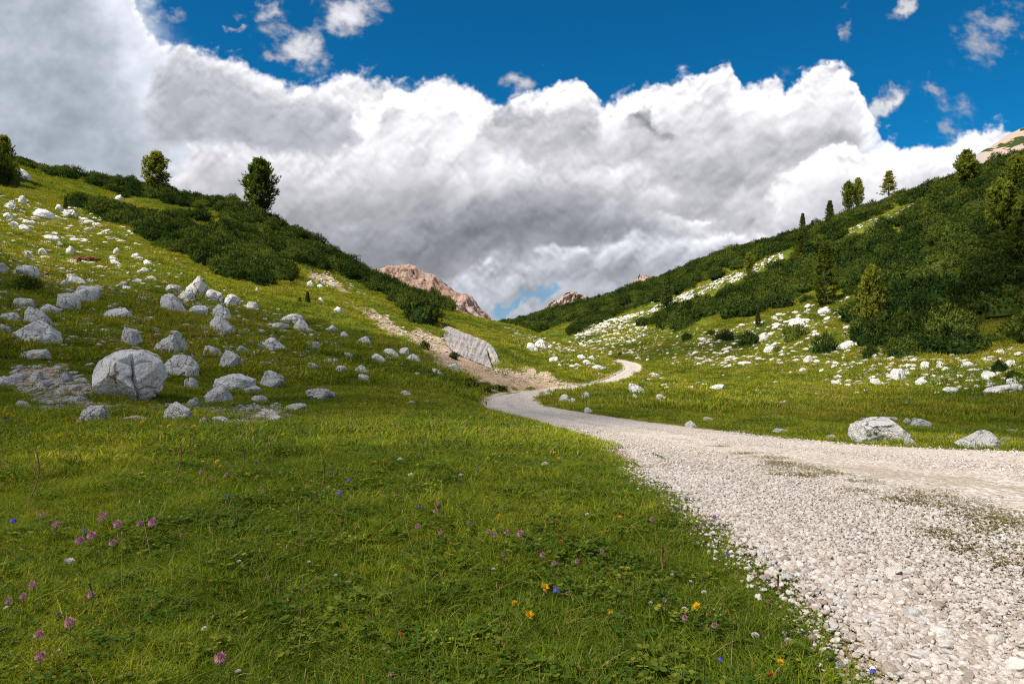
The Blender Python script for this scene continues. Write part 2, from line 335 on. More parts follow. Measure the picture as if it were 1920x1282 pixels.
# smooth base on a coarse grid, then up
_ct = np.concatenate([np.linspace(-math.pi, -0.92, 40), np.linspace(-0.86, 0.86, 170), np.linspace(0.92, math.pi, 40)]); _cr = np.exp(np.linspace(math.log(1.05), math.log(460.6), 180)) - 0.6
_bt, _br = np.meshgrid(_ct, _cr, indexing='ij'); _bz = (tps(_bt, _br) + 1) / (_br + 2)
def interp2(xs, ys, Z, x, y):
    i = np.clip(np.searchsorted(xs, x) - 1, 0, len(xs) - 2); j = np.clip(np.searchsorted(ys, y) - 1, 0, len(ys) - 2)
    u = np.clip((x - xs[i]) / (xs[i + 1] - xs[i]), 0, 1); v = np.clip((y - ys[j]) / (ys[j + 1] - ys[j]), 0, 1)
    return (Z[i, j] * (1 - u) + Z[i + 1, j] * u) * (1 - v) + (Z[i, j + 1] * (1 - u) + Z[i + 1, j + 1] * u) * v
def proj(x, y, z): return CX + F * x / y, HY - F * z / y
def base_h(x, y):
    th = np.arctan2(x, y); r = np.hypot(x, y)
    return interp2(_ct, np.log(_cr + 0.6), _bz, th, np.log(r + 0.6)) * (r + 2) - 1
def march(px, py, hf, dmax=430.0):
    px = np.atleast_1d(np.asarray(px, float)); py = np.atleast_1d(np.asarray(py, float))
    D = np.exp(np.linspace(math.log(1.0), math.log(dmax), 1500))
    X = (px[:, None] - CX) / F * D[None]; Z = (HY - py[:, None]) / F * D[None]
    below = Z <= hf(X.ravel(), np.tile(D, len(px))).reshape(X.shape)
    k = below.argmax(1); k = np.where(below.any(1), k, len(D) - 1); d = D[np.maximum(k, 1)] * 0.5 + D[np.maximum(k, 1) - 1] * 0.5
    return np.stack([(px - CX) / F * d, d, (HY - py) / F * d], -1)

# road edges, near to far, as they lie on the land
RL = [(2300,1800),(1700,1282),(1625,1195),(1560,1130),(1440,1040),(1330,960),(1230,890),(1130,830),(1060,808),(1000,790),(945,776),(905,764),(897,753),(912,743),(960,734),(1030,727),(1100,718),(1142,705),(1166,691),(1158,683),(1128,677)]
RRt = [(3600,945),(2600,885),(2200,864),(1920,850),(1800,845),(1600,835),(1440,820),(1280,800),(1180,787),(1100,775),(1058,768),(1022,757),(1010,748),(1022,740),(1066,734),(1142,722),(1190,706),(1207,691),(1204,684),(1190,679),(1160,673)]
def smooth_line(P, n):
    P = np.asarray(P); t = np.arange(len(P)); q = np.linspace(0, len(P) - 1, n); i = np.clip(q.astype(int), 0, len(P) - 2); f = (q - i)[:, None]
    g0 = P[np.maximum(i - 1, 0)]; g1 = P[i]; g2 = P[i + 1]; g3 = P[np.minimum(i + 2, len(P) - 1)]
    return 0.5 * (2 * g1 + (g2 - g0) * f + (2 * g0 - 5 * g1 + 4 * g2 - g3) * f ** 2 + (3 * g1 - g0 - 3 * g2 + g3) * f ** 3)
_wl = march(*np.array(RL, float).T, base_h); _wr = march(*np.array(RRt, float).T, base_h)
NR = 420
EL = smooth_line(_wl[:, :2], NR); ER = smooth_line(_wr[:, :2], NR)
ROADP = np.concatenate([EL, ER[::-1]])
_rp = [tuple(q) for q in ROADP[::3]]
def road_d(x, y, lim=60):
    """signed metres from the road's edge, negative inside"""
    out = np.full(x.shape, 9.0); near = (y < 95) & (np.abs(x) < 40) & (y > -3)
    if near.any():
        xx, yy_ = x[near], y[near]
        d = np.minimum(polydist(xx, yy_, [tuple(q) for q in EL[::4]]), polydist(xx, yy_, [tuple(q) for q in ER[::4]]))
        out[near] = np.where(inpoly(xx, yy_, _rp), -d, d)
    return out
# a grid of road distance for quick look-ups
_gx = np.linspace(-41, 41, 411); _gy = np.linspace(-3, 95, 491)
_RX, _RY = np.meshgrid(_gx, _gy, indexing='ij'); _RD = road_d(_RX.ravel(), _RY.ravel()).reshape(_RX.shape)
def rd(x, y):
    o = interp2(_gx, _gy, _RD, x, y)
    return np.where((np.abs(x) > 40.5) | (y < -2.9) | (y > 94), 9.0, o)
_dl = polydist(_RX.ravel(), _RY.ravel(), [tuple(q) for q in EL[::4]]).reshape(_RX.shape); _dr = polydist(_RX.ravel(), _RY.ravel(), [tuple(q) for q in ER[::4]]).reshape(_RX.shape)
def across(x, y): a = interp2(_gx, _gy, _dl, x, y); b = interp2(_gx, _gy, _dr, x, y); return a / (a + b + 1e-6)
def detail_h(x, y):
    r = np.hypot(x, y); z0 = np.zeros_like(x)
    k = np.clip((rd(x, y) + 0.1) / 1.2, 0.06, 1)
    p = np.stack([x, y, z0], -1)
    h = fbm3(p / 7.5 + 3, 3) * np.clip(0.02 * r, 0.02, 0.9) + fbm3(p / 1.7 + 9, 3) * np.clip(0.03 + 0.004 * r, 0, 0.22) + fbm3(p / 0.42 + 5, 2) * 0.022
    return h * k
def full_h(x, y): return base_h(x, y) + detail_h(x, y)
_X = _gr * np.sin(_gt); _Y = _gr * np.cos(_gt)
_Z = full_h(_X.ravel(), _Y.ravel()).reshape(_X.shape)
# the road-cut: the slope is quarried back to a plane of rock
SLABP = [(826,617),(840,610),(866,621),(892,631),(912,640),(927,652),(935,668),(938,692),(934,700),(922,692),(905,684),(885,676),(866,668),(848,658),(836,644)]
CLIFF_Q = march([836, 924, 900], [614, 652, 684], base_h); CLIFF_Q[:2] *= 0.985; CLIFF_Q[2] *= 0.990
CLIFF_N = np.cross(CLIFF_Q[1] - CLIFF_Q[0], CLIFF_Q[2] - CLIFF_Q[0]); CLIFF_N /= np.linalg.norm(CLIFF_N); CLIFF_N = CLIFF_N if CLIFF_N[1] < 0 else -CLIFF_N
_fr = (_Y > 20) & (_Y < 95); _px, _py = proj(_X, np.maximum(_Y, 1), _Z); _cin = _fr & inpoly(_px.ravel(), _py.ravel(), SLABP).reshape(_X.shape)
_zp = CLIFF_Q[0][2] - ((_X - CLIFF_Q[0][0]) * CLIFF_N[0] + (_Y - CLIFF_Q[0][1]) * CLIFF_N[1]) / CLIFF_N[2] - 0.35
_Z = np.where(_cin & (_zp < _Z), np.maximum(_zp, _Z - 4.0), _Z)
_LR = np.log(RR + 0.6)
def H(x, y):
    x = np.asarray(x, float); y = np.asarray(y, float)
    th = np.arctan2(x, y); r = np.hypot(x, y)
    return interp2(TH, _LR, _Z, th, np.log(r + 0.6))
def hit(px, py, dmax=430): return march(px, py, H, dmax)
# what the eye at the origin can see of the ground (running horizon along each bearing)
_sl = _Z / _gr; _hz = np.maximum.accumulate(_sl, axis=1)
def seen(x, y, lift=0.0):
    th = np.arctan2(x, y); r = np.hypot(x, y); hz = interp2(TH, _LR, _hz, th, np.log(np.maximum(r * 0.985, 0.5) + 0.6))
    return (H(x, y) + lift) / r >= hz - 0.002
def slope_n(x, y, e=0.4):
    hx = (H(x + e, y) - H(x - e, y)) / (2 * e); hy = (H(x, y + e) - H(x, y - e)) / (2 * e)
    n = np.stack([-hx, -hy, np.ones_like(hx)], -1); return n / np.linalg.norm(n, axis=1, keepdims=True)
def sample(poly, n, rmin=1.0, rmax=420.0, lift=0.3, see=True, power=1.0, th=(-0.9, 0.9), rng=R_):
    """n random places on the land whose bearing and dip fall in a patch, evenly by area"""
    out = []; tot = 0; tries = 0; poly = np.asarray(poly, float)
    lo = max(th[0], math.atan((poly[:, 0].min() - CX) / F)); hi = min(th[1], math.atan((poly[:, 0].max() - CX) / F))
    while tot < n and tries < 60:
        m = 6000; t = rng.uniform(lo, hi, m); q = rng.random(m); r = (rmin ** (2 * power) + q * (rmax ** (2 * power) - rmin ** (2 * power))) ** (0.5 / power)
        x = r * np.sin(t); y = r * np.cos(t); z = H(x, y); px, py = proj(x, y, z)
        k = inpoly(px, py, [tuple(c) for c in poly])
        if see and k.any(): kk = np.where(k)[0]; k2 = seen(x[kk], y[kk], lift); k[:] = False; k[kk[k2]] = True
        out.append(np.stack([x, y, z], -1)[k]); tot += k.sum(); tries += 1
    o = np.concatenate(out) if out else np.zeros((0, 3))
    return o[:n]

# patches of the land, as outlines of bearing and dip
SCREE = [[(672,578),(700,582),(750,612),(800,622),(850,632),(845,660),(880,705),(850,700),(800,660),(740,632),(690,600)],
         [(822,630),(838,640),(868,660),(905,676),(931,692),(990,690),(1040,706),(1085,722),(985,730),(930,729),(905,722),(880,712),(855,692),(832,662)]]
PIT = [[(20,690),(110,682),(175,715),(178,755),(330,756),(420,765),(520,755),(560,790),(440,795),(330,770),(230,768),(60,775),(10,730)], [(575,505),(625,512),(640,535),(700,560),(640,545),(590,528)], [(690,590),(640,570),(690,575)]]
# ------------------------------------------------------------------ materials
def mat(name):
    m_ = bpy.data.materials.new(name); m_.use_nodes = True; gg = G(m_.node_tree); gg.n.clear()
    out = gg.node('ShaderNodeOutputMaterial'); return m_, gg, out
def principled(gg, out, col, rough=0.9, normal=None, spec=0.2):
    b = gg.node('ShaderNodeBsdfPrincipled'); gg.put(b.inputs['Base Color'], col if isinstance(col, bpy.types.NodeSocket) else tuple(col) + (1,))
    gg.put(b.inputs['Roughness'], rough); b.inputs['Specular IOR Level'].default_value = spec
    if normal is not None: gg.l.new(normal, b.inputs['Normal'])
    gg.l.new(b.outputs[0], out.inputs[0]); return b
def leafy(gg, out, col, trans=0.35, normal=None, tint=(1.25, 1.2, 0.6)):
    a = gg.node('ShaderNodeBsdfDiffuse'); gg.l.new(col, a.inputs['Color'])
    t = gg.node('ShaderNodeBsdfTranslucent'); gg.l.new(gg.mix(1.0, col, tint, 'MULTIPLY'), t.inputs['Color'])
    m_ = gg.node('ShaderNodeMixShader'); m_.inputs[0].default_value = trans; gg.l.new(a.outputs[0], m_.inputs[1]); gg.l.new(t.outputs[0], m_.inputs[2])
    gg.l.new(m_.outputs[0], out.inputs[0])

def turf_colour(gg, pos):
    """patchy alpine turf: the same field of colour for the ground and for the blades on it"""
    big = gg.noise(pos, 0.11, 4, 0.6); mid = gg.noise(pos, 0.55, 4, 0.6); fine = gg.noise(pos, 3.1, 3, 0.6)
    v = gg.m('ADD', gg.m('MULTIPLY', big, 0.55), gg.m('ADD', gg.m('MULTIPLY', mid, 0.30), gg.m('MULTIPLY', fine, 0.22)))
    c = gg.ramp(v, [(0.36, (0.050, 0.084, 0.012)), (0.46, (0.118, 0.164, 0.015)), (0.56, (0.210, 0.232, 0.020)), (0.67, (0.285, 0.240, 0.045))])
    return c, mid, fine

M_ground, gg, out = mat("turf_ground")
geo = gg.node('ShaderNodeNewGeometry'); pos = geo.outputs['Position']
tcol, mid, fine = turf_colour(gg, pos)
grain = gg.noise(pos, 9.0, 5, 0.7)
tcol = gg.mix(gg.ss(grain, 0.40, 0.68), gg.mix(1.0, tcol, (0.50, 0.55, 0.55), 'MULTIPLY'), tcol)
thatch = gg.mix(gg.ss(gg.noise(pos, 1.3, 6, 0.68), 0.58, 0.72), tcol, (0.115, 0.085, 0.035))
soil_a = gg.node('ShaderNodeAttribute', attribute_name='soil').outputs['Fac']
peb = gg.node('ShaderNodeTexVoronoi', feature='F1'); peb.inputs['Scale'].default_value = 4.5; gg.l.new(pos, peb.inputs['Vector'])
sn = gg.noise(pos, 1.1, 7, 0.7)
soilc = gg.ramp(gg.noise(pos, 2.4, 8, 0.7), [(0.3, (0.30, 0.185, 0.10)), (0.5, (0.50, 0.345, 0.215)), (0.68, (0.60, 0.455, 0.32))])
soilc = gg.mix(gg.ss(peb.outputs['Distance'], 0.35, 0.12), soilc, (0.62, 0.54, 0.44))
sfac = gg.ss(gg.m('ADD', soil_a, gg.m('MULTIPLY', gg.m('SUBTRACT', sn, 0.5), 1.5)), 0.42, 0.62)
gc = gg.mix(sfac, thatch, soilc)
principled(gg, out, gc, 0.95, gg.bump(gg.m('ADD', gg.m('MULTIPLY', grain, 0.7), gg.noise(pos, 2.2, 5, 0.65)), 0.9, 0.25), 0.1)

M_road, gg, out = mat("crushed_limestone")
geo = gg.node('ShaderNodeNewGeometry'); pos = geo.outputs['Position']
ra = gg.node('ShaderNodeAttribute', attribute_name='across').outputs['Fac']
pb = gg.node('ShaderNodeTexVoronoi', feature='F1'); pb.inputs['Scale'].default_value = 26; gg.l.new(pos, pb.inputs['Vector'])
pb2 = gg.node('ShaderNodeTexVoronoi', feature='F1'); pb2.inputs['Scale'].default_value = 9; gg.l.new(pos, pb2.inputs['Vector'])
bw_ = gg.node('ShaderNodeRGBToBW'); gg.l.new(pb.outputs['Color'], bw_.inputs[0])
base = gg.ramp(gg.noise(pos, 0.8, 6, 0.62), [(0.32, (0.52, 0.445, 0.38)), (0.5, (0.64, 0.57, 0.505)), (0.68, (0.70, 0.645, 0.59))])
base = gg.mix(gg.m('MULTIPLY', gg.ss(bw_.outputs[0], 0.25, 0.8), 0.55), gg.mix(1.0, base, (0.78, 0.74, 0.70), 'MULTIPLY'), (0.72, 0.68, 0.63))
base = gg.mix(gg.m('MULTIPLY', gg.ss(pb.outputs['Distance'], 0.40, 0.62), 0.55), base, (0.30, 0.25, 0.20))
damp = gg.m('MULTIPLY', gg.ss(gg.noise(pos, 0.5, 5, 0.6), 0.56, 0.70), 0.5)
base = gg.mix(damp, base, (0.46, 0.35, 0.26))
# bits of turf and brown thatch on the crown between the wheel tracks
crown = gg.ss(gg.m('ABSOLUTE', gg.m('SUBTRACT', ra, 0.44)), 0.13, 0.02)
weeds = gg.ss(gg.m('ADD', gg.m('MULTIPLY', crown, 0.34), gg.noise(pos, 1.6, 7, 0.72)), 0.80, 0.90)
base = gg.mix(gg.m('MULTIPLY', weeds, 0.45), base, (0.24, 0.19, 0.10))
edgew = gg.ss(gg.m('ADD', gg.m('MULTIPLY', gg.ss(gg.m('ABSOLUTE', gg.m('SUBTRACT', ra, 0.5)), 0.42, 0.5), 0.45), gg.noise(pos, 3.0, 6, 0.7)), 0.72, 0.86)
base = gg.mix(gg.m('MULTIPLY', edgew, 0.75), base, (0.20, 0.145, 0.075))
hh = gg.m('ADD', gg.m('MULTIPLY', pb.outputs['Distance'], -0.6), gg.m('MULTIPLY', pb2.outputs['Distance'], -0.5))
principled(gg, out, base, 0.95, gg.bump(gg.m('ADD', hh, gg.noise(pos, 40, 3, 0.6)), 0.8, 0.03), 0.15)

def rock_material(name, light, dark, warm, scale=1.0):
    m_, gg, out = mat(name)
    tc_ = gg.node('ShaderNodeTexCoord'); oi = gg.node('ShaderNodeObjectInfo'); rnd = oi.outputs['Random']
    sp_ = gg.node('ShaderNodeSeparateColor'); gg.l.new(oi.outputs['Color'], sp_.inputs[0]); lich, wrm, brt = sp_.outputs
    cv_ = gg.node('ShaderNodeCombineXYZ')
    gg.l.new(gg.m('MULTIPLY', rnd, 37.0), cv_.inputs[0]); gg.l.new(gg.m('MULTIPLY', rnd, 91.0), cv_.inputs[1])
    p = gg.vm('ADD', gg.vm('SCALE', tc_.outputs['Object'], scale=scale), cv_.outputs[0])
    n1 = gg.noise(p, 1.6, 8, 0.66); n2 = gg.noise(p, 6.0, 9, 0.72); n3 = gg.noise(p, 0.9, 4, 0.6)
    c = gg.ramp(n1, [(0.32, dark), (0.50, tuple((0.45 * a + 0.55 * b) for a, b in zip(dark, light))), (0.64, light)])
    c = gg.mix(gg.m('MULTIPLY', gg.ss(n3, 0.42, 0.66), wrm), c, warm)
    sp2 = gg.ss(gg.m('ADD', n2, gg.m('MULTIPLY', gg.m('SUBTRACT', n1, 0.5), 0.6)), gg.m('MULTIPLY_ADD', lich, -0.14, 0.74), gg.m('MULTIPLY_ADD', lich, -0.14, 0.79))
    c = gg.mix(gg.m('MULTIPLY', sp2, 0.80), c, (0.075, 0.078, 0.082))
    wv = gg.vm('ADD', p, gg.vm('SCALE', gg.noise(p, 2.5, 4, 0.6, col=True), scale=0.45))
    ck = gg.node('ShaderNodeTexVoronoi', feature='DISTANCE_TO_EDGE'); ck.inputs['Scale'].default_value = 1.35; gg.l.new(wv, ck.inputs['Vector'])
    crack = gg.m('MULTIPLY', gg.ss(ck.outputs['Distance'], 0.030, 0.006), gg.ss(n3, 0.40, 0.58))
    c = gg.mix(gg.m('MULTIPLY', crack, 0.75), c, (0.10, 0.095, 0.085))
    c = gg.mix(1.0, c, gg.mix(brt, (0.74, 0.74, 0.75), (1.16, 1.15, 1.14)), 'MULTIPLY')
    hgt = gg.m('SUBTRACT', gg.m('ADD', gg.m('MULTIPLY', n1, 0.7), gg.m('MULTIPLY', n2, 0.35)), gg.m('MULTIPLY', crack, 0.35))
    c = gg.mix(gg.m('MULTIPLY', gg.ss(gg.noise(p, 9.0, 7, 0.72), 0.60, 0.70), 0.16), c, (0.16, 0.158, 0.155))
    principled(gg, out, c, 0.92, gg.bump(hgt, 1.0, 0.30), 0.15)
    return m_
M_rock = rock_material("limestone", (0.88, 0.86, 0.825), (0.62, 0.612, 0.60), (0.74, 0.60, 0.46))
M_slab = rock_material("quarried_limestone", (0.36, 0.325, 0.305), (0.20, 0.19, 0.19), (0.42, 0.31, 0.23), 0.35)

def mountain_material(name, green):
    m_, gg, out = mat(name)
    geo = gg.node('ShaderNodeNewGeometry'); pos = geo.outputs['Position']; sc_ = 0.02
    st = gg.vm('MULTIPLY', pos, (0.8, 0.8, 4.5))
    n1 = gg.noise(st, 0.022, 8, 0.66); n2 = gg.noise(pos, 0.10, 8, 0.7); n3 = gg.noise(pos, 0.008, 4, 0.6)
    c = gg.ramp(n1, [(0.34, (0.30, 0.215, 0.18)), (0.48, (0.52, 0.38, 0.32)), (0.60, (0.64, 0.53, 0.47))])
    c = gg.mix(gg.m('MULTIPLY', gg.ss(n3, 0.50, 0.66), 0.7), c, (0.44, 0.25, 0.15))
    c = gg.mix(gg.m('MULTIPLY', gg.ss(n2, 0.55, 0.70), 0.6), c, (0.16, 0.13, 0.125))
    if green:
        c = gg.mix(gg.ss(gg.noise(gg.vm('MULTIPLY', pos, (1, 1, 2.5)), 0.07, 6, 0.6), 0.515, 0.545), gg.mix(gg.ss(n3, 0.40, 0.50), (0.31, 0.295, 0.275), (0.40, 0.29, 0.225)), (0.036, 0.056, 0.016))
    principled(gg, out, c, 0.95, gg.bump(gg.m('ADD', n1, gg.m('MULTIPLY', n2, 0.6)), 1.0, 14.0 if not green else 2.0), 0.1)
    return m_
M_mtn = mountain_material("pink_dolomite", False); M_mtn_green = mountain_material("rock_and_scrub", True)

# ------------------------------------------------------------------ ground
def grid_faces(nu, nv, off=0):
    i = np.arange(nu - 1)[:, None] * nv + np.arange(nv - 1)[None]
    i = i.ravel() + off
    return np.stack([i, i + nv, i + nv + 1, i + 1], -1)
def soil_at(x, y, z):
    px, py = proj(x, np.maximum(y, 0.3), z)
    s = np.zeros_like(x); front = y > 5
    jx = fbm3(np.stack([px / 14, py / 14, 0 * px], -1), 4) * 16; jy = fbm3(np.stack([px / 14 + 50, py / 14, 0 * px], -1), 4) * 12
    vis = front & (np.hypot(x, y) < 90)
    for poly in SCREE: s = np.maximum(s, np.where(vis & inpoly(px + jx, py + jy, poly), 1.0 if poly is SCREE[1] else 0.66, 0))
    for poly in PIT: s = np.maximum(s, np.where(vis & inpoly(px + jx, py + jy, poly), 0.62, 0))
    return s
x_, y_ = _X.ravel(), _Y.ravel(); z_ = _Z.ravel().copy()
rdv = rd(x_, y_)
soil = soil_at(x_, y_, z_); soil = np.maximum(soil, np.clip(0.75 - np.abs(rdv) / 0.35, 0, 0.75))
z_ -= np.where(rdv < -0.32, 0.06, 0.0)
vv = np.stack([x_, y_, z_], -1); cen = len(vv); vv = np.concatenate([vv, [[0, 0, float(z_[::len(RR)].mean())]]])
ff = grid_faces(len(TH), len(RR)); i0 = np.arange(len(TH) - 1) * len(RR)
link('ground', mesh_np('ground', vv, [ff[:, ::-1], np.stack([np.full(len(i0), cen), i0, i0 + len(RR)], -1)[:, ::-1]], [M_ground], attrs={'soil': np.append(soil, 0)}),
     kind='structure', label='patchy green alpine turf of the valley floor and both slopes', cat='ground')

# ------------------------------------------------------------------ road
NM = 46
tt = np.linspace(0, 1, NM); q = np.repeat(np.linspace(0, 1, NR)[:, None], NM, 1)
jit = np.array([[fbm3(np.array([[k * 0.09, 0.5, 0]]), 4)[0], fbm3(np.array([[k * 0.09, 7.5, 0]]), 4)[0]] for k in range(NR)])
wd = np.linalg.norm(ER - EL, axis=1); jw = 0.45 * np.clip(wd / 4, 0.3, 1)
la = EL + (ER - EL) * (jit[:, :1] * jw[:, None] / wd[:, None]); ra_ = ER + (EL - ER) * (jit[:, 1:] * jw[:, None] / wd[:, None])
gx = la[:, None, :] * (1 - tt)[None, :, None] + ra_[:, None, :] * tt[None, :, None]
rx, ry = gx[..., 0].ravel(), gx[..., 1].ravel()
tq = np.tile(tt, NR)
rz = H(rx, ry) + 0.012 - 0.05 * np.exp(-((tq - 0.2) / 0.09) ** 2) * 0.5 - 0.025 * np.exp(-((tq - 0.72) / 0.09) ** 2)
rz -= 0.05 * np.clip(1 - np.minimum(tq, 1 - tq) / 0.012, 0, 1)
rz += fbm3(np.stack([rx * 5, ry * 5, 0 * rx], -1), 3) * 0.010
link('road', mesh_np('road', np.stack([rx, ry, rz], -1), grid_faces(NR, NM), [M_road], attrs={'across': tq}),
     kind='structure', label='pale gravel track winding up the valley', cat='road')

# ------------------------------------------------------------------ far mountains
def mountain(name, sky_pts, D, depth, seed, material, label, rough=0.06, nu=260, nv=110, foot=640):
    sp_ = np.array(sky_pts, float); px = np.linspace(sp_[0, 0], sp_[-1, 0], nu)
    top = (HY - np.interp(px, sp_[:, 0], sp_[:, 1])) / F * D; foot_z = (HY - foot) / F * D
    X = (px - CX) / F * D; s = np.linspace(-0.35, 1, nv)            # s<0 behind the crest, s=1 at the foot before it
    Xg = np.repeat(X[:, None], nv, 1); S = np.repeat(s[None], nu, 0)
    prof = np.where(S < 0, 1 + S * 1.6, 1 - np.clip(S, 0, 1) ** 0.85)
    Zg = foot_z + (top[:, None] - foot_z) * prof; Yg = D - S * depth
    span = (top.max() - foot_z)
    p = np.stack([Xg.ravel() / span * 3.2, Yg.ravel() / span * 3.2, Zg.ravel() / span * 1.2 + seed], -1)
    rn = np.abs(fbm3(p, 6, 0.55)) * 2 - 0.45; rn = rn.reshape(nu, nv)
    fl = fbm3(np.stack([Xg.ravel() / span * 9 + 0.6 * S.ravel(), S.ravel() * 1.5, 0 * S.ravel() + seed], -1), 4).reshape(nu, nv)
    wgt = np.clip(np.abs(S) * 9 + 0.22, 0, 1); fl = fl + 0.5 * fbm3(np.stack([Xg.ravel() / span * 30, S.ravel() * 9, 0 * S.ravel() + seed], -1), 3).reshape(nu, nv)
    Zg = Zg - (rn * rough * 1.6 + fl * rough * 1.5) * span * wgt; Yg = Yg + rn * rough * span * 3
    return link(name, mesh_np(name, np.stack([Xg, Yg, Zg], -1).reshape(-1, 3), grid_faces(nu, nv), [material]), kind='structure', label=label, cat='mountain')
mountain('mountain', [(560, 600), (640, 545), (690, 510), (718, 501), (735, 497), (755, 495), (772, 497), (784, 504), (800, 511), (815, 516), (830, 526), (850, 541), (870, 550), (884, 556), (893, 566), (902, 580), (918, 594), (940, 606), (960, 620), (990, 640)],
         900, 420, 3.0, M_mtn, 'broad pink and orange rock mountain beyond the left slope', 0.05)
mountain('mountain', [(985, 625), (1005, 600), (1018, 582), (1030, 572), (1038, 564), (1048, 560), (1056, 553), (1063, 547), (1070, 545), (1077, 548), (1082, 546), (1088, 554), (1100, 558), (1115, 566), (1140, 590), (1170, 625)],
         1100, 300, 8.0, M_mtn, 'small jagged pink rock peak at the head of the valley', 0.09)
mountain('mountain', [(1160, 570), (1185, 532), (1194, 522), (1201, 513), (1208, 509), (1214, 508), (1220, 512), (1232, 520), (1260, 560)],
         1250, 200, 12.0, M_mtn, 'tiny rock tip poking over the scrub ridge', 0.09, 120, 60)
mountain('mountain', [(1740, 370), (1800, 318), (1830, 293), (1850, 277), (1862, 270), (1880, 258), (1895, 250), (1908, 243), (1925, 236), (1980, 205), (2100, 170), (2400, 140)],
         330, 130, 15.0, M_mtn_green, 'grey rock ridge with green scrub bands and pink scree top', 0.02, foot=480)
# ------------------------------------------------------------------ rocks
_ico = {}
def ico(sub):
    if sub not in _ico:
        b = bmesh.new(); bmesh.ops.create_icosphere(b, subdivisions=sub, radius=1.0); b.verts.ensure_lookup_table()
        _ico[sub] = (np.array([v.co[:] for v in b.verts]), np.array([[v.index for v in f.verts] for f in b.faces])); b.free()
    v, f = _ico[sub]; return v.copy(), f
def rock_shape(seed, kind='round', sub=4):
    r = np.random.default_rng(seed); v, f = ico(sub)
    p = v * (1 + 0.30 * fbm3(v * 1.25 + seed * 3.1, 3))[:, None]
    npl, lo, hi = {'round': (11, .66, .95), 'block': (13, .50, .76), 'slab': (11, .50, .80), 'wedge': (8, .70, .95), 'peak': (11, .55, .85), 'crag': (16, .50, .80)}[kind]
    for k in range(npl):
        n = r.normal(size=3); n[2] = abs(n[2]) if k % 3 else n[2]; n /= np.linalg.norm(n); d = r.uniform(lo, hi)
        o = p @ n - d; p = p - np.clip(o, 0, None)[:, None] * n * 0.93
    p = p + v * (0.05 * (np.abs(fbm3(v * 3.4 + seed, 4)) * 2 - 0.5) + 0.03 * fbm3(v * 8 + seed, 3))[:, None] * (1.6 if kind == 'crag' else 1.0)
    if kind == 'crag':      # a few deep clefts
        for k in range(3):
            n = r.normal(size=3); n[2] *= 0.5; n /= np.linalg.norm(n); d = np.abs(p @ n + 0.18 * fbm3(v * 2 + k, 3) + r.uniform(-.4, .4))
            p = p - v * (0.16 * np.exp(-(d / 0.06) ** 2))[:, None]
    mn, mx = p.min(0), p.max(0); p = (p - (mn + mx) / 2) / ((mx - mn) / 2)
    x = p[:, 0]; z = p[:, 2]
    if kind == 'wedge': z = z * (0.95 - 0.18 * x) - 0.30 * x
    if kind == 'peak': z = z * (1.0 - 0.62 * np.abs(x + 0.12) ** 1.1)
    if kind == 'slab': z = np.sign(z) * np.abs(z) ** 0.8
    z = (z - z.min()) / (z.max() - z.min()) * 1.5 - 0.5; p[:, 2] = z
    return p, f
_rk = {}
def rock_mesh(seed, kind, sub):
    k = (seed, kind, sub)
    if k not in _rk: p, f = rock_shape(seed, kind, sub); _rk[k] = mesh_np('rock', p, f, [M_rock])
    return _rk[k]
def tilt_euler(n, yaw, follow=0.7):
    up = Vector((n[0] * follow, n[1] * follow, 1 - follow + n[2] * follow)).normalized()
    q = Vector((0, 0, 1)).rotation_difference(up); q.rotate(Vector((0, 0, 1)).to_track_quat('Z', 'Y')) if False else None
    from mathutils import Quaternion
    return (q @ Quaternion((0, 0, 1), yaw)).to_euler()

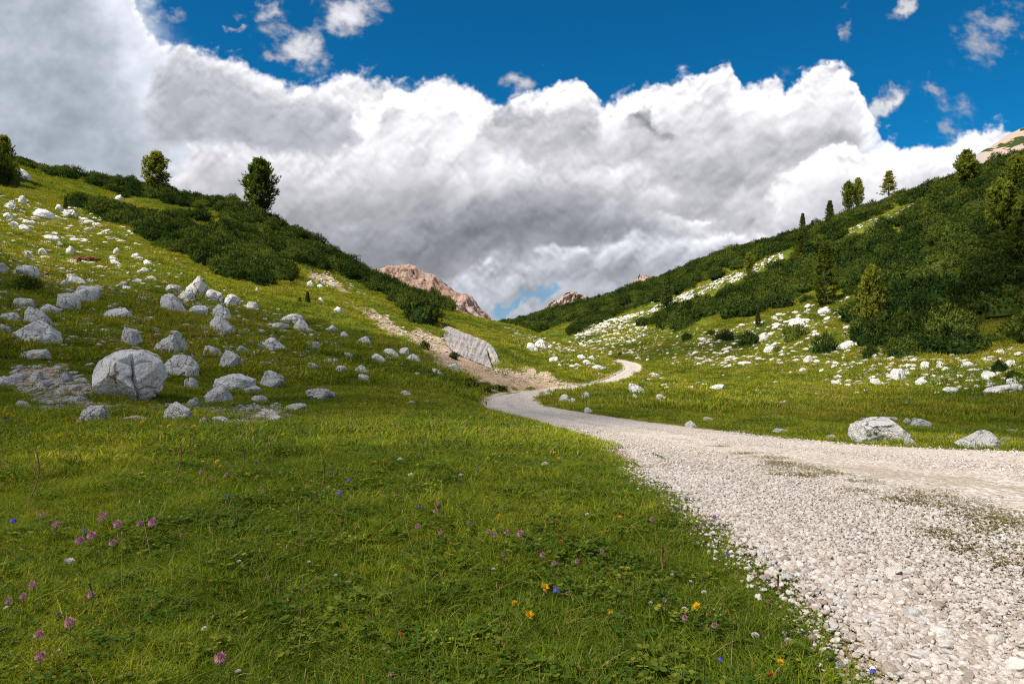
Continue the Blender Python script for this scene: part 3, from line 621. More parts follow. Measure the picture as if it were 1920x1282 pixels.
# px, base row, width, height, kind, lichen, warm, bright, own label (None = one of its group), roll in degrees
RK = [
 (68,648,100,48,'round',.75,.1,.75,'long smooth pale boulder sloping down rightwards, black lichen along its top',15),
 (73,613,62,35,'wedge',.25,.0,.6,'smooth grey boulder right behind the long lichen-topped boulder',8),
 (18,609,44,24,'round',.5,.1,.62,'low grey rock cut by the left edge, behind the long lichen-topped boulder',4),
 (4,627,34,20,'round',.2,.1,.75,'pale rock at the left edge touching the long lichen-topped boulder',0),
 (46,579,46,20,'slab',.2,.0,.65,'flat grey slab just uphill of the smooth grey boulder',5),
 (97,591,46,20,'wedge',.4,.1,.55,'thin grey slab sticking out of the grass below the cubic boulder',9),
 (129,582,48,34,'block',.7,.05,.5,'dark grey cubic boulder with flat top, in front of a paler boulder',2),
 (160,571,54,36,'round',.2,.05,.75,'broad pale boulder right behind the dark cubic boulder',6),
 (221,602,68,27,'slab',.3,.05,.68,'long flat pale slab with a notched right end alone in dark grass',8),
 (67,675,63,21,'slab',.35,.1,.68,'low whale-backed pale rock in grass above the stony hollow',2),
 (246,651,44,38,'crag',.5,.1,.75,'stack of flaky white rock layers just behind the big split boulder',0),
 (318,668,68,47,'crag',.55,.08,.72,'jagged white boulder with dead roots on its left side',6),
 (324,588,53,37,'wedge',.75,.0,.6,'grey wedge boulder with dark crevice streaks, lowest of the boulder group on the slope',8),
 (371,595,39,23,'block',.3,.0,.65,'blocky pale boulder between the grey wedge and the tall double boulder',0),
 (413,605,40,34,'crag',.6,.05,.55,'upper half of the tall double boulder, rounded and grey',6),
 (417,627,50,34,'wedge',.7,.05,.6,'lower half of the tall double boulder, speckled and sloping right',4),
 (372,560,52,42,'peak',.5,.35,.85,'pointed white boulder topping the rock pile on the slope',4),
 (350,562,34,22,'crag',.6,.05,.65,'cracked grey rock leaning on the left foot of the pointed white boulder',0),
 (398,565,42,22,'crag',.5,.1,.78,'cracked white rock leaning on the right foot of the pointed white boulder',8),
 (435,574,33,22,'round',.5,.15,.65,'rounded grey rock at the right end of the rock pile, by orange stones',6),
 (325,551,34,18,'crag',.6,.0,.6,'small grey ledge left of the rock pile with the pointed boulder',10),
 (474,582,27,17,'block',.2,.25,.85,'small white twin rock in sunny grass right of the tall double boulder',0),
 (525,619,36,14,'slab',.2,.0,.7,'thin flat pale slab left below the sunlit fan of slabs',2),
 (548,609,52,21,'crag',.2,.5,.9,'sunlit cream rock forming the top of the fan of slabs',4),
 (566,624,34,24,'wedge',.3,.05,.7,'pale triangular slab at the lower right of the fan of slabs',8),
 (510,658,56,26,'peak',.2,.0,.7,'single triangular pale rock like a tent in dark grass',5),
 (435,695,50,38,'crag',.85,.1,.55,'round knobbly grey boulder with dark cracks standing clear in the grass',0),
 (398,668,38,18,'slab',.6,.0,.65,'broken grey slab left above the round knobbly boulder',14),
 (454,662,25,13,'slab',.2,.0,.6,'small tilted slab right above the round knobbly boulder',18),
 (586,654,30,15,'round',.3,.0,.65,'low rounded grey rock right of the tent-shaped rock',3),
 (361,692,27,16,'slab',.2,.0,.72,'small pale leaning rock between the split boulder and the round knobbly boulder',16),
 (621,682,30,11,'slab',.2,.0,.7,None,8),
 (640,699,27,14,'slab',.2,.0,.65,None,14),
 (440,736,84,36,'round',.35,.1,.68,'broad smooth grey boulder behind a rounder boulder at the edge of the stony hollow',2),
 (411,760,57,39,'round',.35,.2,.75,'rounded pale boulder in front of the broad smooth grey boulder',0),
 (474,742,36,20,'slab',.2,.1,.78,'low pale lobe at the right end of the broad smooth boulder',6),
 (508,732,53,38,'crag',.5,.25,.52,'upright ribbed grey boulder with brown right face',0),
 (600,752,60,24,'crag',1.0,.0,.25,'dark pitted grey log-like boulder, rightmost of the boulders on the lower meadow',6),
 (555,773,47,18,'slab',.6,.2,.62,'flat grey rock with speckled top below the dark log-like boulder',0),
 (362,767,32,22,'round',.15,.35,.8,'small smooth cream boulder by the pebbles right of the split boulder',0),
 (336,793,64,39,'wedge',.75,.05,.75,'white boulder with black gash sloping right, below the split boulder',8),
 (175,800,67,40,'crag',.5,.15,.8,'white cracked boulder in two halves with turf on top, below the split boulder',0),
 (253,796,53,18,'slab',.2,1.0,.7,'flat rusty orange rock in the grass below the split boulder',4),
 (359,732,31,25,'crag',.6,.05,.8,'speckled white rock at the right foot of the grey boulder behind the split one',0),
 (412,795,50,15,'slab',.4,.2,.85,'low white rock ridge in grass right of the white boulder with a black gash',-4),
 (382,797,17,15,'round',.1,.2,.85,'small white round stone left of the low white ridge',0),
 (487,756,34,15,'slab',.1,.1,.82,'pale wedge-shaped flat rock below the low pale lobe',6),
 (505,789,54,25,'crag',.2,.75,.8,'pinkish heap of broken rock at the right end of the stony hollow',4),
 (516,792,34,14,'slab',.2,.1,.85,'flat white rock leaning on the pinkish heap',-4),
 (586,693,23,12,'peak',.2,.0,.7,None,0),
 (335,708,76,44,'round',.5,.08,.62,'grey boulder touching the right rear of the big split boulder',8),
 (361,709,34,22,'slab',.3,.05,.68,'low grey toe of rock right of the boulder behind the split one',14),
 (16,727,47,22,'wedge',.6,.05,.78,'pale rock at the left edge of the stony hollow',8),
 (29,715,44,16,'slab',.2,.2,.75,'thin cream slab behind the pale rock at the left edge',4),
 (69,716,29,21,'block',.1,.0,.8,'white angular rock in the stony hollow above the pebbles',6),
 (82,728,31,15,'slab',.2,.15,.85,'flat white rock among pebbles in the middle of the hollow',4),
 (116,743,29,18,'round',.2,.5,.75,'rounded cream rock among pebbles left of the split boulder',0),
 (143,734,29,14,'slab',.1,.3,.85,'tilted white rock next to the rounded cream rock',-12),
 (152,721,31,13,'slab',.2,.1,.75,'pale slab at the left foot of the split boulder',-8),
 (143,753,32,10,'slab',.1,.1,.8,'thin white slab lowest in the pebbles left of the split boulder',2),
 (44,769,32,19,'block',.2,.05,.85,'squarish white rock in the grass below the stony hollow',2),
 (37,695,19,11,'round',.1,.0,.8,'small white rounded rock above the left part of the hollow',0),
 (125,719,26,23,'crag',1.0,.0,.3,'dark shattered rock among white pebbles in the hollow',0),
 (204,770,24,10,'slab',.1,.2,.85,'small flat white rock right under the split boulder',0),
 (3,516,24,23,'round',.3,.0,.5,'bluish rounded boulder cut by the left edge, upper slope',0),
 (50,521,54,24,'crag',.5,.0,.68,'broken grey rock behind a small green bush on the slope',2),
 (140,533,40,19,'crag',.4,.0,.7,'pair of cracked flat slabs above the broad pale boulder',10),
 (121,535,20,10,'slab',.1,.0,.8,None,4),
 (133,479,23,18,'block',.2,.0,.7,'upright white block beside the pile of rotten brown wood',0),
 (48,486,25,15,'crag',.5,.0,.65,'small split grey rock left of the upright white block',12),
 (80,477,23,12,'peak',.1,.0,.7,'small pointed pale rock between the split grey rock and the white block',0),
 (97,453,32,13,'slab',.2,.1,.85,'sunlit flat white rock alone on the bright grass of the upper slope',14),
 (46,436,26,14,'wedge',.1,.1,.85,'rounded sunlit rock, right one of a joined pair on the upper slope',12),
 (24,426,27,12,'slab',.1,.15,.85,'flat sunlit rock, left one of a joined pair on the upper slope',10),
 (17,414,27,15,'wedge',.1,.1,.85,'sunlit wedge-shaped rock just above the joined pair',14),
 (51,424,23,12,'slab',.1,.15,.82,None,14),
 (19,396,30,22,'crag',.3,.1,.85,'large broken white outcrop near the left edge on the sunny slope',8),
 (42,383,19,16,'wedge',.1,.2,.9,'leaning white rock right above the broken white outcrop',10),
 (87,411,52,17,'wedge',.2,.3,.9,'long sunlit white ledge ending in the jumble of rocks',8),
 (110,397,18,14,'block',.2,.3,.9,'upright white rock at the top of the rock jumble near the thicket',0),
 (130,409,35,18,'crag',.6,.2,.8,'dark-cracked rock jumble at the lower end of the shrub thicket edge',14),
 (220,500,30,12,'wedge',.2,.3,.75,'long pale rock on the boundary between sun and shade',10),
 (254,486,18,12,'round',.0,.2,.9,'small egg-shaped white rock in bright grass below the thicket',4),
 (218,478,15,14,'wedge',.0,.1,.9,'small upright white rock left of the egg-shaped one',14),
 (278,501,23,13,'wedge',.1,.2,.9,'white heart-shaped rock below the egg-shaped one',14),
 (272,509,18,8,'slab',.0,.1,.9,None,6),
 (283,527,26,10,'block',.1,.6,.8,None,0),
 (259,530,31,8,'slab',.1,.1,.75,None,0),
 (44,338,30,20,'wedge',.7,.1,.7,'grey boulder with dark underside near the pine at the left end of the ridge',8),
 (223,378,18,13,'round',.1,.2,.9,'white rock in the gap between the two bands of shrubs',0),
 (622,624,27,15,'peak',.0,.1,.9,'sunlit white pointed rock right of the fan of slabs',8),
 (646,633,18,11,'wedge',.2,.1,.8,None,12),
 (683,646,26,16,'block',.0,.1,.9,'white blocky rock alone in sunny grass below the scree strip',10),
 (709,682,31,18,'wedge',.3,.15,.75,'pale twisted rock left of the row of three white rocks',16),
 (733,667,32,13,'slab',.1,.05,.9,'leftmost of the row of three white rocks, flat',16),
 (757,667,21,16,'block',.0,.05,.95,'middle one of the row of three white rocks, upright',0),
 (776,681,29,17,'wedge',.2,.1,.9,'rightmost of the row of three white rocks, long and sloping',12),
 (820,704,25,12,'wedge',.2,.1,.85,'single pale rock in grass left of the sandy bank',14),
 (851,695,24,14,'slab',.3,.3,.75,'flat greyish rock at the left edge of the sandy bank',10),
 (679,702,34,18,'crag',.4,.05,.72,'humped pale rock with bitten right end above a smaller white one',6),
 (684,715,26,13,'wedge',.2,.0,.85,'white rock right below the humped pale rock',4),
 (654,672,22,11,'wedge',.5,.1,.65,None,10),
 (630,663,18,8,'slab',.1,.0,.8,None,4),
 (758,744,31,12,'crag',.5,.05,.75,'low speckled rock in the grass left of the road bend',0),
 (634,587,21,12,'crag',.2,.1,.85,'sunlit split white rock above the scree strip',4),
 (771,759,21,8,'slab',.3,.5,.7,None,0), (800,757,15,7,'slab',.2,.1,.75,None,0),
 (582,539,15,13,'block',.1,.1,.9,'white rock, left one of a pair right of the lower thicket',0),
 (601,544,16,11,'wedge',.0,.1,.9,'white rock, right one of a pair right of the lower thicket',12),
 (602,569,13,11,'wedge',.0,.1,.9,'small white rock beside a young conifer',8),
 (481,549,10,11,'peak',.0,.1,.9,None,8),
 (998,660,25,17,'wedge',.1,.1,.9,'large white boulder, left one of a pair on the far spur above the road',8),
 (1014,657,26,21,'wedge',.1,.1,.85,'large white boulder, right one of a pair on the far spur above the road',10),
 (1038,680,18,11,'crag',.3,.1,.85,None,0), (1051,691,12,9,'wedge',.0,.1,.9,None,8), (1083,690,23,9,'slab',.2,.1,.85,None,0),
 (1101,685,19,11,'wedge',.1,.1,.9,None,8), (1108,678,15,12,'block',.2,.1,.85,None,0), (1120,693,23,9,'slab',.2,.1,.85,None,2), (1090,675,17,11,'crag',.1,.1,.85,None,0), (1125,705,10,7,'round',.1,.1,.9,None,0),
 (1058,756,22,17,'round',.2,.05,.8,'pale rounded boulder on the grassy tongue inside the road bend',0),
 (1074,759,18,13,'round',.2,.05,.8,'smaller boulder touching the pale rounded one inside the road bend',4),
 (1097,747,18,13,'crag',.4,.1,.75,'knobbly rock beyond the boulder pair inside the road bend',0),
 (1028,746,22,11,'slab',.4,.1,.7,'flat rock at the very tip of the grass tongue by the road bend',0),
 (1105,775,20,11,'wedge',.1,.0,.8,'white rock at the road edge below the boulder pair',8),
 (1194,738,35,18,'wedge',.2,.1,.85,'white hooked boulder on the sunny meadow right of the road',8),
 (1190,750,15,11,'wedge',.1,.1,.85,'tilted white rock right below the hooked boulder',20), (1238,751,19,12,'crag',.2,.1,.85,'leaning rock right of the hooked boulder',14),
 (1227,709,21,10,'slab',.1,.1,.85,None,0), (1245,727,14,8,'round',.1,.1,.85,None,0), (1293,730,18,7,'slab',.0,.2,.9,None,0),
 (1296,803,27,14,'wedge',.3,.05,.75,'thin tilted grey rock at the far edge of the road',14),
 (1650,835,130,50,'block',.85,.05,.62,'large flat-topped grey boulder speckled with lichen beside the road',2),
 (1708,836,30,16,'wedge',.6,.05,.62,'small rock wedged against the right end of the large flat-topped boulder',8),
 (1836,844,104,40,'peak',1.0,.12,.35,'dark craggy pyramid-shaped boulder beside the road',4),
 (1727,806,44,21,'slab',.5,.1,.62,'flat layered grey rock right behind the large flat-topped boulder',-2),
 (1702,797,19,14,'round',.5,.1,.6,None,0), (1626,791,32,9,'slab',.3,.1,.65,None,0), (1665,791,40,10,'slab',.4,.1,.62,None,0),
 (1782,827,17,10,'round',.2,.05,.72,'small pale rounded stone between the two big roadside boulders',0),
 (1811,811,24,11,'round',.5,.1,.6,None,0), (1888,830,28,11,'slab',.6,.05,.55,'flat grey rock right behind the dark pyramid boulder',4), (1899,813,32,9,'slab',.2,.05,.7,None,0),
 (1562,824,32,9,'slab',.4,.05,.6,None,0), (1464,813,31,10,'slab',.3,.0,.65,'low flat stone at the far road edge left of the flat-topped boulder',4), (1330,790,26,8,'slab',.2,.0,.65,None,0), (1438,787,27,7,'slab',.2,.1,.7,None,0),
 (1344,730,32,10,'slab',.1,.2,.85,'flat white rock alone on the sunny meadow',0), (1685,716,34,26,'crag',.3,.15,.78,'tallest white outcrop at the foot of the right slope',0), (1642,722,21,13,'crag',.2,.1,.8,None,-6), (1570,724,25,11,'wedge',.5,.1,.75,None,0),
 (1728,724,27,17,'crag',.3,.15,.78,None,0), (1853,712,28,17,'crag',.4,.05,.75,None,0), (1880,738,78,18,'slab',.4,.15,.68,'long low slab at the foot of the slope by the right edge',-8), (1901,724,26,16,'wedge',.5,.05,.6,'grey block lying on the right end of the long low slab',-20),
 (1782,737,33,12,'crag',.3,.1,.75,None,0), (1815,692,28,14,'slab',.3,.1,.8,None,-14), (1894,687,29,12,'slab',.2,.1,.85,None,-6), (1735,694,19,16,'block',.2,.1,.8,None,0), (1765,690,21,11,'slab',.2,.1,.8,None,-8),
 (1494,616,34,19,'slab',.2,.1,.8,'broad pale slab sloping up rightwards among shrubs on the right slope',-26), (1549,590,26,14,'slab',.2,.1,.8,'pale slab beside a lone shrub below the yellowing larch',-24),
 (1434,639,20,16,'block',.2,.1,.8,None,-10), (1444,661,24,13,'slab',.2,.1,.8,None,-18), (1587,656,38,15,'slab',.3,.1,.75,'long tilted slab below the lone shrubs on the right slope',-24), (1516,680,19,13,'slab',.2,.1,.8,None,-20), (1397,684,28,7,'slab',.1,.1,.85,None,0),
 (740,803,26,10,'slab',.2,.05,.85,'white flat stone in the near meadow left of the road',0), (1003,808,36,11,'crag',.5,.05,.7,'flat grey stone at the near grassy edge of the road',0), (945,797,22,8,'slab',.2,.05,.8,'pale stone at the left verge just before the road bend',0),
 (1576,1262,25,26,'block',.1,.45,.75,'cream cobble in the grass at the near verge',0), (1424,1280,22,18,'round',.5,.0,.95,'white speckled cobble in the grass at the bottom',0),
]
G_ROCK = 'pale limestone rocks strewn over the valley'
K_ = np.array([[r[0], r[1] - 0.12 * r[3]] for r in RK], float); W_ = hit(K_[:, 0], K_[:, 1])
RN = slope_n(W_[:, 0], W_[:, 1], 1.0)
placed_rocks = []
for k, (px, py, wpx, hpx, kind, li, wa, br, lab, roll) in enumerate(RK):
    x, y, z = W_[k]; th_ = math.atan2(x, y); wm = wpx / F * y * math.cos(th_); hm = hpx / F * y * (0.90 if wpx < 120 else 1.0)
    dep = max(wm * (0.75 if kind != 'slab' else 0.62), hm * 0.8); sub = 5 if wpx >= 60 else (4 if wpx >= 24 else 3)
    me = rock_mesh(100 + k, kind, sub); ry_ = math.hypot(x, y); kk = 1 + 0.30 * dep / ry_
    o = link('boulder' if wpx >= 44 else 'rock', me, loc=(x * kk, y * kk, z * kk - 0.05 * hm), rot=(0, math.radians(roll), -th_), scl=(wm / 2, dep / 2, hm * 1.04), color=(li, wa, br, 1),
             cat='boulder' if wpx >= 44 else 'rock', group=G_ROCK)
    if lab: o['label'] = lab
    else:
        o['label'] = ('small pale rock in the grass of the left slope' if px < 960 else 'white rock among many on the far spur above the road' if px < 1130 else
                      'low pale rock lying flat in the right meadow' if py > 727 else 'white rock among many on the lower right slope')
    placed_rocks.append((x * kk, y * kk, wm * 0.5, dep * 0.5))

# the big split boulder: one body with its clefts pressed in
v, f = ico(6); sd = 41
px, py, wpx, hpx = 245, 757, 146, 102; c_ = hit([px], [py - 6])[0]; th_ = math.atan2(c_[0], c_[1]); wm = wpx / F * c_[1] * math.cos(th_); hm = hpx / F * c_[1]
p = v * (1 + 0.20 * fbm3(v * 1.2 + sd, 3))[:, None]
rr_ = np.random.default_rng(5)
for n, d in (((-.85, -.45, .35), .86), ((.1, -.95, .25), .80), ((.9, -.3, .1), .93), ((0, -.1, 1), .90), ((-.5, -.2, .85), .90), ((.55, -.3, .8), .93), ((.5, -.8, -.2), .86), ((-.5, -.75, -.5), .80)):
    n = np.array(n) / np.linalg.norm(n); p -= np.clip(p @ n - d + 0.07, 0, None)[:, None] * n * 0.92
mn, mx = p.min(0), p.max(0); p = (p - (mn + mx) / 2) / ((mx - mn) / 2)
def cleft(line, wd_, dep_):
    global p
    q2 = p[:, [0, 2]] + 0.05 * np.stack([fbm3(v * 5 + 3, 3), fbm3(v * 5 + 30, 3)], -1)
    d = polydist(q2[:, 0], q2[:, 1], line); k = (p[:, 1] < 0.25)
    p = p - (v * (dep_ * np.exp(-(d / wd_) ** 2) * k)[:, None])
cleft([(.02, .80), (.06, .45), (.06, .20), (.10, -.05), (.20, -.45), (.26, -.80)], .045, .28)
cleft([(.05, .45), (-.15, .62), (-.55, .72)], .03, .10)
cleft([(.06, .10), (-.03, .08), (.10, -.10)], .07, .22)
cleft([(.22, -.35), (.45, -.25), (.75, -.35), (.95, -.1)], .03, .12)
cleft([(.70, .05), (.55, -.25), (.75, -.55)], .03, .10)
cleft([(.06, .5), (.25, .62), (.55, .60)], .025, .07)
p = p + v * (0.030 * (np.abs(fbm3(v * 4 + sd, 4)) * 2 - .5) + 0.014 * fbm3(v * 13 + sd, 3))[:, None]
side = np.clip(p[:, 2] + 0.35, None, 0); p[:, 0] *= 1 + 0.35 * side; p[:, 1] *= 1 + 0.3 * side   # undercut foot
p[:, 2] = (p[:, 2] + 1) / 2 * 1.12 - 0.12
kk = 1 + 0.28 * wm / math.hypot(c_[0], c_[1]); bx, yb = c_[0] * kk, c_[1] * kk
big = link('boulder', mesh_np('split_boulder', p, f, [M_rock]), loc=(bx, yb, c_[2] * kk - 0.04), rot=(0, 0, -th_), scl=(wm / 2, wm * 0.42, hm), color=(.15, .8, 1.0, 1),
     label='biggest boulder, round and cream white, split by a deep crack with grass', cat='boulder', group=G_ROCK)
placed_rocks.append((bx, yb, wm * .5, wm * .42))
# tuft rooted in its cleft
tb, tf_ = [], []
for k in range(40):
    b0 = np.array([R_.uniform(-.03, .03), -0.62 + R_.uniform(-.05, .1), R_.uniform(.50, .62)]); d0 = np.array([R_.normal() * .07, -R_.uniform(.04, .16), R_.uniform(-.02, .17)])
    i = len(tb); tb += [b0 + (-.012, 0, 0), b0 + (.012, 0, 0), b0 + d0]; tf_.append((i, i + 1, i + 2))

# the cut rock face above the track, with its dark gully
def rock_plane(poly, res, seed):
    """a steep plane of rock cut into the slope: flat face, broken rim, sides run back into the hill"""
    poly = np.array(poly, float); x0, y0 = poly.min(0); x1, y1 = poly.max(0)
    q3, n = CLIFF_Q, CLIFF_N
    gxp, gyp = np.meshgrid(np.linspace(x0, x1, res), np.linspace(y0, y1, res), indexing='ij'); a_ = gxp.ravel(); b_ = gyp.ravel()
    jx = fbm3(np.stack([a_ / 7, b_ / 7, 0 * a_ + seed], -1), 4) * 5; ins = inpoly(a_ + jx, b_ + jx * .6, [tuple(c) for c in poly])
    dr = np.stack([(a_ - CX) / F, np.ones_like(a_), (HY - b_) / F], -1); P = dr * (q3[0] @ n / (dr @ n))[:, None]
    u = a_ * .8 + b_ * .35; rel = 0.045 * (np.abs(fbm3(np.stack([u / 10, b_ / 60 - a_ / 90, 0 * a_ + seed], -1), 4)) * 2 - .4) + 0.035 * fbm3(np.stack([a_ / 3.5, b_ / 5, 0 * a_ + seed], -1), 3)
    gul = 0.30 * np.exp(-((a_ - 917 - (b_ - 660) * .35) / 2.2) ** 2) * np.clip((b_ - 650) / 10, 0, 1)
    P = P + n[None] * (rel - gul)[:, None]
    ff_ = grid_faces(res, res); keep = ins[ff_].all(1); f = ff_[keep]
    e = np.concatenate([f[:, [0, 1]], f[:, [1, 2]], f[:, [2, 3]], f[:, [3, 0]]]); _, inv, cnt = np.unique(np.sort(e, 1), axis=0, return_inverse=True, return_counts=True)
    rim = e[cnt[inv.ravel()] == 1]; back = P + np.array([-1.0, 4.2, -1.2]); N = len(P)
    return np.concatenate([P, back]), np.concatenate([f[:, ::-1], np.stack([rim[:, 0], rim[:, 1], rim[:, 1] + N, rim[:, 0] + N], -1)])
P, ff_ = rock_plane(SLABP, 90, 3.0)
link('cliff', mesh_np('cliff', P, ff_, [M_slab], smooth=False), label='smooth grey slanting rock face above the sandy bank by the road', cat='cliff', color=(.3, .5, .8, 1))

# stones: many per patch, the larger ones things of their own, the rest one mass
STP = [  # polygon, count, px size lo/hi, warm, rmin, rmax, label
 ([(1040,655),(1095,620),(1200,598),(1290,612),(1350,620),(1420,600),(1340,650),(1300,690),(1200,676),(1130,668)], 1250, 3.0, 10, .1, 62, 150, 'white rock among many scattered over the far foot of the right slope'),
 ([(1300,640),(1420,600),(1500,578),(1600,556),(1640,622),(1720,672),(1920,650),(1920,735),(1700,727),(1560,715),(1400,690),(1300,688)], 1200, 3.0, 16, .12, 36, 110, 'white rock among many scattered below the shrubs of the right slope'),
 ([(1560,690),(1640,650),(1720,676),(1920,655),(1920,738),(1700,729),(1560,716)], 420, 4, 18, .12, 28, 60, 'white rock among many scattered below the shrubs of the right slope'),
 ([(1270,556),(1330,530),(1400,503),(1465,472),(1470,484),(1410,515),(1340,545),(1280,566)], 500, 3, 9, .25, 90, 180, 'white rock in the pale streak between the shrub bands'),
 ([(1585,432),(1640,408),(1715,376),(1718,386),(1650,420),(1592,442)], 90, 3, 8, .3, 70, 140, 'white rock in the pale streak between the shrub bands'),
 ([(1075,632),(1095,612),(1150,598),(1215,582),(1260,560),(1300,545),(1300,560),(1240,580),(1180,604),(1110,628)], 900, 3, 10, .25, 80, 190, 'white rock in the pale streak between the shrub bands'),
 ([(1120,590),(1180,570),(1260,545),(1285,535),(1285,545),(1190,580)], 130, 3, 8, .2, 120, 230, 'white rock in the pale streak between the shrub bands'),
 ([(945,612),(1000,630),(1060,645),(1110,662),(1150,682),(1120,700),(1060,690),(1000,668),(960,640)], 700, 3, 11, .1, 50, 88, 'white rock among many on the far spur above the road'),
 ([(0,330),(120,360),(300,470),(480,560),(700,640),(860,720),(860,790),(600,800),(300,780),(0,760)], 1500, 3, 11, .15, 9, 90, 'small pale rock in the grass of the left slope'),
 ([(0,335),(110,360),(220,440),(320,510),(420,560),(600,640),(300,720),(0,700)], 900, 4, 20, .15, 20, 90, 'small pale rock in the grass of the left slope'),
 ([(1120,690),(1300,680),(1500,710),(1920,745),(1920,835),(1500,800),(1200,770),(1100,745)], 420, 3, 13, .1, 9, 60, 'low pale rock lying flat in the right meadow'),
 ([(1390,752),(1450,748),(1510,762),(1560,775),(1500,775),(1440,765)], 130, 3, 13, .3, 14, 60, 'low pale rock lying flat in the right meadow'),
 ([(0,470),(250,520),(520,590),(660,660),(620,740),(300,700),(0,640)], 900, 3.5, 15, .1, 12, 60, 'small pale rock in the grass of the left slope'),
 (SCREE[0], 450, 2.2, 8, .75, 25, 90, 'buff stone on the bare scree strip'),
 ([(935,690),(985,690),(1040,708),(1085,722),(1060,728),(960,715),(900,690),(930,670)], 450, 2.0, 6, .7, 25, 70, 'buff stone on the bare scree strip'),
 (PIT[0], 1100, 3, 14, .55, 8, 25, 'cream stone in the stony hollow around the split boulder'),
 ([(20,690),(110,682),(172,715),(176,750),(120,765),(30,750)], 420, 4, 17, .6, 8, 25, 'cream stone in the stony hollow around the split boulder'),
 ([(320,755),(520,755),(560,790),(440,797),(330,775)], 420, 4, 17, .6, 8, 25, 'cream stone in the stony hollow around the split boulder'),
 ([(575,505),(625,512),(700,555),(640,548),(590,528)], 120, 2.5, 8, .7, 40, 95, 'buff stone on the bare scree strip'),
 ([(480,800),(900,790),(900,850),(480,850)], 40, 5, 12, .1, 4, 12, 'small pale rock in the grass of the left slope'),
 ([(1130,835),(1330,965),(1560,1135),(1700,1285),(1640,1285),(1480,1120),(1260,960),(1100,850)], 90, 7, 20, .1, 1.4, 8, 'white cobble in the grass along the near verge'),
]
POOL = [(900 + k, ('round', 'block', 'slab', 'crag', 'wedge')[k % 5]) for k in range(15)]
ST = []
for poly, n, lo, hi, wa, rmin, rmax, lab in STP:
    Q = sample(poly, n, rmin, rmax, lift=0.15, power=0.62)
    Q = Q[rd(Q[:, 0], Q[:, 1]) > 0.15]
    s = (lo + (hi - lo) * R_.random(len(Q)) ** 3.0) * 1.05
    for q_, s_ in zip(Q, s): ST.append((s_, q_, wa, lab))
ST.sort(key=lambda t: -t[0])
def on_rock(q, m=0.85):
    return any(((q[0] - a) / (b * m)) ** 2 + ((q[1] - c) / (d * m + 0.02)) ** 2 < 1 for a, c, b, d in placed_rocks)
ST = [t for t in ST if not on_rock(t[1])]
N_OWN = max(0, 298 - len(RK) - 1)
own, rest = ST[:N_OWN], ST[N_OWN:]
nn = slope_n(np.array([t[1][0] for t in own]), np.array([t[1][1] for t in own]), 0.8)
for k, (s, q_, wa, lab) in enumerate(own):
    sd_, kd = POOL[R_.integers(len(POOL))]; wm = s / F * q_[1]
    link('rock', rock_mesh(sd_, kd, 3), loc=(q_[0], q_[1], q_[2] - 0.04 * wm), rot=tilt_euler(nn[k], R_.uniform(0, 6.28), 0.9), scl=(wm * .5, wm * .38, wm * R_.uniform(.18, .38)),
         color=(R_.uniform(0, .5), wa * R_.uniform(.3, 1.2), R_.uniform(.6, .95), 1), label=lab, cat='rock', group=G_ROCK)

# scattering of what nobody could count: points with a turn, a size and a choice of shape, instanced
def proto_set(name, meshes, colors=None):
    col = bpy.data.collections.new(name)
    for k, me in enumerate(meshes):
        o = bpy.data.objects.new('%s_%02d' % (name, k), me); col.objects.link(o)
        if colors: o.color = colors[k]
    return col
def scatter(name, P, rot, scl, idx, col, label, cat, kind='stuff'):
    me = bpy.data.meshes.new(name); n = len(P); me.vertices.add(n); me.vertices.foreach_set('co', np.asarray(P, np.float32).ravel())
    a1 = me.attributes.new('turn', 'FLOAT_VECTOR', 'POINT'); a1.data.foreach_set('vector', np.asarray(rot, np.float32).ravel())
    scl = np.asarray(scl, np.float32)
    if scl.ndim == 1: scl = np.repeat(scl[:, None], 3, 1)
    a2 = me.attributes.new('size', 'FLOAT_VECTOR', 'POINT'); a2.data.foreach_set('vector', scl.ravel())
    a3 = me.attributes.new('pick', 'INT', 'POINT'); a3.data.foreach_set('value', np.asarray(idx, np.int32))
    o = link(name, me, label=label, cat=cat, kind=kind)
    ng = bpy.data.node_groups.new(name, 'GeometryNodeTree')
    ng.interface.new_socket('Geometry', in_out='INPUT', socket_type='NodeSocketGeometry'); ng.interface.new_socket('Geometry', in_out='OUTPUT', socket_type='NodeSocketGeometry')
    gi = ng.nodes.new('NodeGroupInput'); go = ng.nodes.new('NodeGroupOutput'); ip = ng.nodes.new('GeometryNodeInstanceOnPoints')
    ci = ng.nodes.new('GeometryNodeCollectionInfo'); ci.inputs['Collection'].default_value = col; ci.inputs['Separate Children'].default_value = True; ci.inputs['Reset Children'].default_value = True
    def attr(nm, dt):
        a_ = ng.nodes.new('GeometryNodeInputNamedAttribute'); a_.data_type = dt; a_.inputs['Name'].default_value = nm; return a_.outputs['Attribute']
    er = ng.nodes.new('FunctionNodeEulerToRotation'); L = ng.links.new
    L(gi.outputs[0], ip.inputs['Points']); L(ci.outputs[0], ip.inputs['Instance']); ip.inputs['Pick Instance'].default_value = True
    L(attr('pick', 'INT'), ip.inputs['Instance Index']); L(attr('turn', 'FLOAT_VECTOR'), er.inputs[0]); L(er.outputs[0], ip.inputs['Rotation']); L(attr('size', 'FLOAT_VECTOR'), ip.inputs['Scale'])
    L(ip.outputs[0], go.inputs[0])
    md = o.modifiers.new('scatter', 'NODES'); md.node_group = ng
    return o
def tilts(P, follow=0.8):
    nn = slope_n(P[:, 0], P[:, 1], 0.5); out = np.empty((len(P), 3))
    for k in range(len(P)): out[k] = tilt_euler(nn[k], R_.uniform(0, 6.283), follow)
    return out
